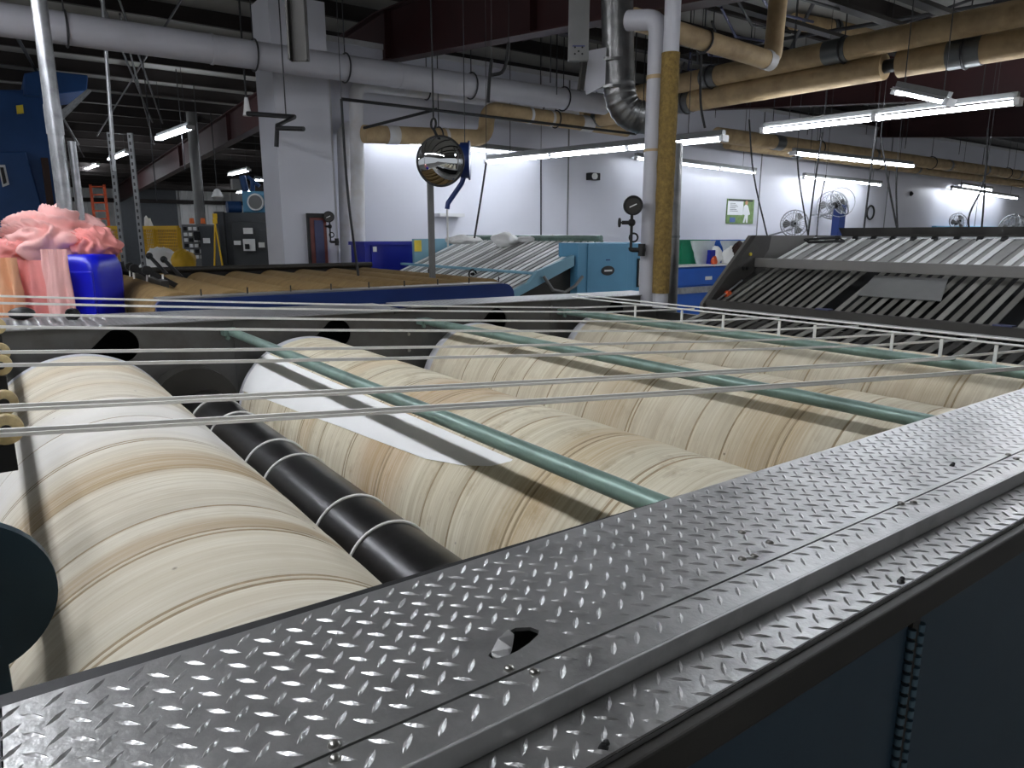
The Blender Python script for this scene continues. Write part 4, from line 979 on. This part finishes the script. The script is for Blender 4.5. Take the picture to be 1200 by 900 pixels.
def bag(x, y, z, w, h, d, label, m='plastic_bag', seed=0):
    mb = MB(); rows = []
    for k in range(13):
        s = k/12; rows.append([(x+w*(.5-.32*s)*math.cos(2*math.pi*i/20)*(1+.12*mnoise.noise((i*.9,k*.5,seed))), y+d*(.5-.2*s)*math.sin(2*math.pi*i/20)*(1+.12*mnoise.noise((i*.7,k*.6,seed+4))), z-h*s) for i in range(20)]+[None])
        rows[-1][-1] = rows[-1][0]
    mb.grid(rows); return solo('plastic_bag', mb, m, label, 'bag')
q = (11.621, 9.600, 1.615); bag(q[0], 9.55, q[2], .75, .55, .18, 'clear plastic bag draped over the front of the green bin', seed=1)
q = (12.599, 9.600, 1.610); bag(q[0], 9.55, q[2], .9, .45, .18, 'clear plastic bag draped over the front of the blue bin', seed=3)
q = (11.949, 9.500, 1.307); lump('cloth_bundle', (q[0], 9.5, q[2]), (.16,.12,.20), 'white_cloth', 'white bag standing between green and blue bin', seed=15, nseg=32)
q = (12.370, 9.400, 1.284); lump('cloth_bundle', (q[0], 9.42, q[2]), (.30,.10,.22), 'white_cloth', 'cream and white cloth bundle in front of the blue bin', seed=17, nseg=32)
q = (12.513, 9.350, 1.422); lump('cloth_bundle', (q[0], 9.36, q[2]), (.22,.10,.16), 'brown_dark', 'dark brown cloth bundle on top of the cream bundle', seed=19, nseg=32)
q = (11.717, 9.350, 1.213); lump('cloth_bundle', (q[0], 9.33, q[2]), (.07,.06,.10), 'orange', 'small red object on the work table edge', cat='object', seed=21, nseg=24)
solo('blue_folder_box', MB().box(11.674, 11.833, 9.4, 9.6, zt, 1.431), 'bin_blue', 'narrow dark blue box beside the green bin', 'box', bevel=.01)
# poster on the wall
t = thing('wall_poster', (14.6, 10.98, 2.0), 'poster with a running figure on grass on the white wall', 'poster')
px0, px1, pz0, pz1 = 14.14, 15.16, 1.99, 2.56
part('paper', MB().box(px0,px1,10.975,10.995,pz0,pz1), 'poster_green', t)
part('white_area', MB().box(px0+.02,px0+.60,10.972,10.976,pz0+.20,pz1-.05), 'poster_white', t)
part('dark_header', MB().box(px0+.04,px1-.06,10.970,10.974,pz1-.05,pz1-.01), 'poster_dark', t)
for k in range(6): part('text_line', MB().box(px0+.10,px0+.30+.05*(k % 3),10.969,10.972,pz1-.11-.035*k,pz1-.098-.035*k), 'fixture_grey', t)
part('blue_mark', MB().box(px0+.12,px0+.32,10.970,10.976,pz0+.03,pz0+.14), 'poster_blue', t)
part('figure_print', MB().prism([(px0+.62,pz0+.02),(px0+.68,pz0+.20),(px0+.60,pz0+.22),(px0+.62,pz0+.40),(px0+.70,pz0+.46),(px0+.78,pz0+.42),(px0+.88,pz0+.22),(px0+.80,pz0+.2),(px0+.80,pz0+.02),(px0+.74,pz0+.02),(px0+.73,pz0+.16),(px0+.68,pz0+.02)], 'y', 10.969, 10.976), 'poster_white', t)
part('figure_head', MB().cyl((px0+.72,10.968,pz0+.49),(px0+.72,10.976,pz0+.49), .05, 14), 'poster_skin', t)
# fans
def fan(q, r, d, label, arm=True, m='galv'):
    q = Vector(q); d = Vector(d).normalized(); t = thing('wall_fan', q, label, 'fan', 'wall fans')
    f0, a, b = MB().frame(d); mb = MB()
    mb.torus(q, d, r, r*.05, 28, 6).torus(q+d*r*.35, d, r*.35, r*.025, 20, 5).torus(q-d*r*.3, d, r*.8, r*.03, 24, 5)
    for k in range(26):
        th = 2*math.pi*k/26; e = a*math.cos(th)+b*math.sin(th)
        mb.tube([q+d*r*.38+e*r*.1, q+d*r*.30+e*r*.65, q+e*r, q-d*r*.3+e*r*.7, q-d*r*.35+e*r*.1], r*.012, 4)
    part('cage', mb, m, t)
    for k in range(3):
        th = 2*math.pi*k/3; pts = []
        for i in range(9):
            u = th+.9*i/8-.45; rr_ = r*(.85-.25*abs(i/8-.4)); pts.append(q+(a*math.cos(u)+b*math.sin(u))*rr_+d*(r*.12*(i/8-.5)))
        hub = [q+(a*math.cos(th-.3)+b*math.sin(th-.3))*r*.15, q+(a*math.cos(th+.3)+b*math.sin(th+.3))*r*.15]
        part('blade', MB().add(pts+hub[::-1], [tuple(range(11))]), 'panel_grey', t)
    part('motor', MB().cyl(q-d*r*.5, q-d*r*.05, r*.24, 16).cyl(q+d*r*.05, q+d*r*.36, r*.17, 14), 'black', t)
    if arm: part('bracket', MB().tube([q-d*r*.5, q-d*r*.8-Vector((0,0,r*.4)), (q.x, 10.98, q.z-r*.9)], r*.07, 8).torus(q, (d.y,-d.x,0), r*1.06, r*.03, 20, 4), 'galv', t)
    return t
back = Vector((-.7,-.7,-.05))
fan((15.864, 10.300, 1.993), .32, (-.75,-.66,0), 'round wall fan left of the tilted fan')
fan((17.641, 10.200, 2.536), .34, (.65,-.55,.5), 'tilted wall fan with black motor seen from the side')
fan((17.938, 10.600, 2.492), .36, (-.8,-.6,.15), 'round wall fan half hidden behind the tilted fan')
fan((24.878, 10.400, 2.120), .28, (-.6,-.75,.3), 'small fan in front of the light blue wall board')
fan((28.980, 10.300, 1.925), .48, (-.75,-.66,.1), 'large grey fan at the right picture edge')
solo('fan_post', MB().box(17.831, 18.115, 10.3, 10.5, 0, 2.484), 'navy', 'navy post carrying the tilted fan', 'post')
solo('wall_board', MB().box(24.451, 29.463, 10.85, 11, 1.2, 2.002), 'blue_mach', 'long light blue board on the wall at far right', 'board', bevel=.02)
q = (20.595, 10.950, 2.349); solo('cable_ring', MB().torus((q[0],10.97,q[2]), (0,1,0), .19, .025, 28, 6), 'cable', 'black ring of coiled cable on the white wall', 'cable')
q = (9.849, 10.950, 2.863)
t = thing('wall_camera', (q[0],10.9,q[2]), 'small black and white camera on the wall above the folder', 'camera')
part('camera_body', MB().box(q[0]-.12,q[0]+.14,10.86,11,q[2]-.07,q[2]+.07), 'black', t, .01)
part('camera_eye', MB().cyl((q[0]-.03,10.86,q[2]),(q[0]-.03,10.82,q[2]), .06, 14), 'label_white', t)
q = (22.871, 10.980, 2.943); solo('call_button', MB().ball((q[0],10.97,q[2]), .05, 10, 8).cyl((q[0],10.97,q[2]),(q[0],11,q[2]),.07,12), 'black', 'tiny black round button on the white wall right of the ring', 'button')
# hanging cables
def cable(pts, label, r=.014, m='cable'):
    t = thing('hanging_cable', pts[-1], label, 'cable', 'hanging cables'); p0 = pts[0]
    part('cord', MB().tube(bend(pts, .5, 4), r, 6), m, t)
    part('support_wire', MB().cyl(p0, (p0[0], p0[1], zroof(p0[1])-.02), .004, 5), 'rod', t)
    return t
cable([(10.101, 7.515, 3.545), (10.194, 7.447, 2.689), (10.271, 7.146, 1.723)], 'black cable hanging just right of the poster')
cable([(10.757, 7.042, 3.048), (10.808, 7.005, 2.622), (10.813, 6.756, 1.723)], 'black cable passing in front of the round wall fan')
cable([(10.148, 6.248, 3.217), (10.110, 6.275, 2.611), (10.080, 6.298, 1.725)], 'black cable slanting down to the left by the round fan')
cable([(12.095, 7.311, 2.767), (12.035, 7.354, 2.255), (12.038, 7.352, 1.705)], 'thin cable hanging left of the tilted fan', .010)
cable([(9.805, 5.263, 3.159), (9.793, 5.272, 2.532), (9.781, 5.280, 1.773)], 'black cable hanging left of the black ring')
cable([(9.863, 5.222, 3.029), (9.986, 5.133, 2.477), (10.164, 5.005, 1.773)], 'black cable slanting down right of the black ring')
cable([(11.082, 5.576, 2.733), (11.111, 5.555, 2.302), (11.180, 5.505, 1.775)], 'wavy black cable right of the slanting one')
cable([(12.125, 4.825, 3.276), (12.183, 4.783, 2.488), (12.015, 4.904, 2.028), (12.064, 4.869, 1.775)], 'black cable bending in front of the light blue board')
cable([(12.394, 4.878, 2.501), (12.423, 4.857, 2.058), (12.433, 4.850, 1.776)], 'short black cable before the right end of the board')
cable([(6.288, 5.330, 3.626), (6.296, 5.325, 3.119), (6.353, 5.284, 2.860)], 'black cable hanging from the tan pipe right of the pipes')
cable([(4.894, 7.320, 2.585), (4.842, 7.358, 2.192), (4.771, 7.409, 1.699)], 'grey cable falling from the strip light end to the folder', .012, 'rod')
cable([(8.576, 10.980, 3.225), (8.594, 10.980, 1.621)], 'straight grey conduit line down the white wall', .014, 'rod')
cable([(3.200, 7.553, 3.153), (3.213, 7.544, 2.152), (3.285, 7.492, 1.226)], 'black cable in front of the two pillar pipes', .014)
cable([(4.499, 6.619, 3.542), (4.476, 6.635, 3.289), (4.468, 6.641, 3.119)], 'black loop cable above the tan elbow', .018)
cable([(4.645, 6.513, 3.709), (4.615, 6.535, 3.416), (4.498, 6.619, 3.391)], 'short black cable joining the loop cable', .018)
solo('black_rod', MB().cyl((3.729, 8.800, 3.385), (8.856, 8.800, 3.365), .02, 8), 'cable', 'long black pipe rail crossing above the mirror', 'rail')
solo('black_rod', MB().cyl((4.374, 9.600, 3.186), (5.087, 8.800, 3.394), .02, 8), 'cable', 'short black brace slanting up to the rail above the mirror', 'rail')
t = thing('black_pipe_bracket', (3.008, 8.924, 3.096), 'black pipe bracket projecting before the white pillar', 'bracket')
part('bracket_arm', MB().tube([(2.738, 9.365, 3.196), (3.065, 8.637, 3.095), (2.830, 8.559, 2.971), (2.809, 8.574, 2.737)], .028, 8), 'cable', t)
part('bracket_tip', MB().tube([(2.821, 8.566, 2.943), (3.004, 8.187, 2.906)], .026, 8), 'cable', t)
bq = (3.019, 8.793, 3.139); part('bracket_rod', MB().cyl(bq, (bq[0],bq[1],zroof(bq[1])-.28), .008, 6), 'rod', t)
for px in (((3.591, 17.130, 3.091), (3.720, 17.037, 5.502), 'left of the grey post'), ((2.661, 15.335, 2.374), (2.810, 15.228, 4.740), 'above the dark grey door'), ((4.112, 17.986, 2.218), (4.286, 17.862, 5.021), 'right of the grey post')):
    solo('hanging_wire', MB().cyl(px[0], (px[0][0], px[0][1], zroof(px[0][1])-.02), .01, 5), 'rod', 'thin wire hanging in the rear hall ' + px[2], 'wire')
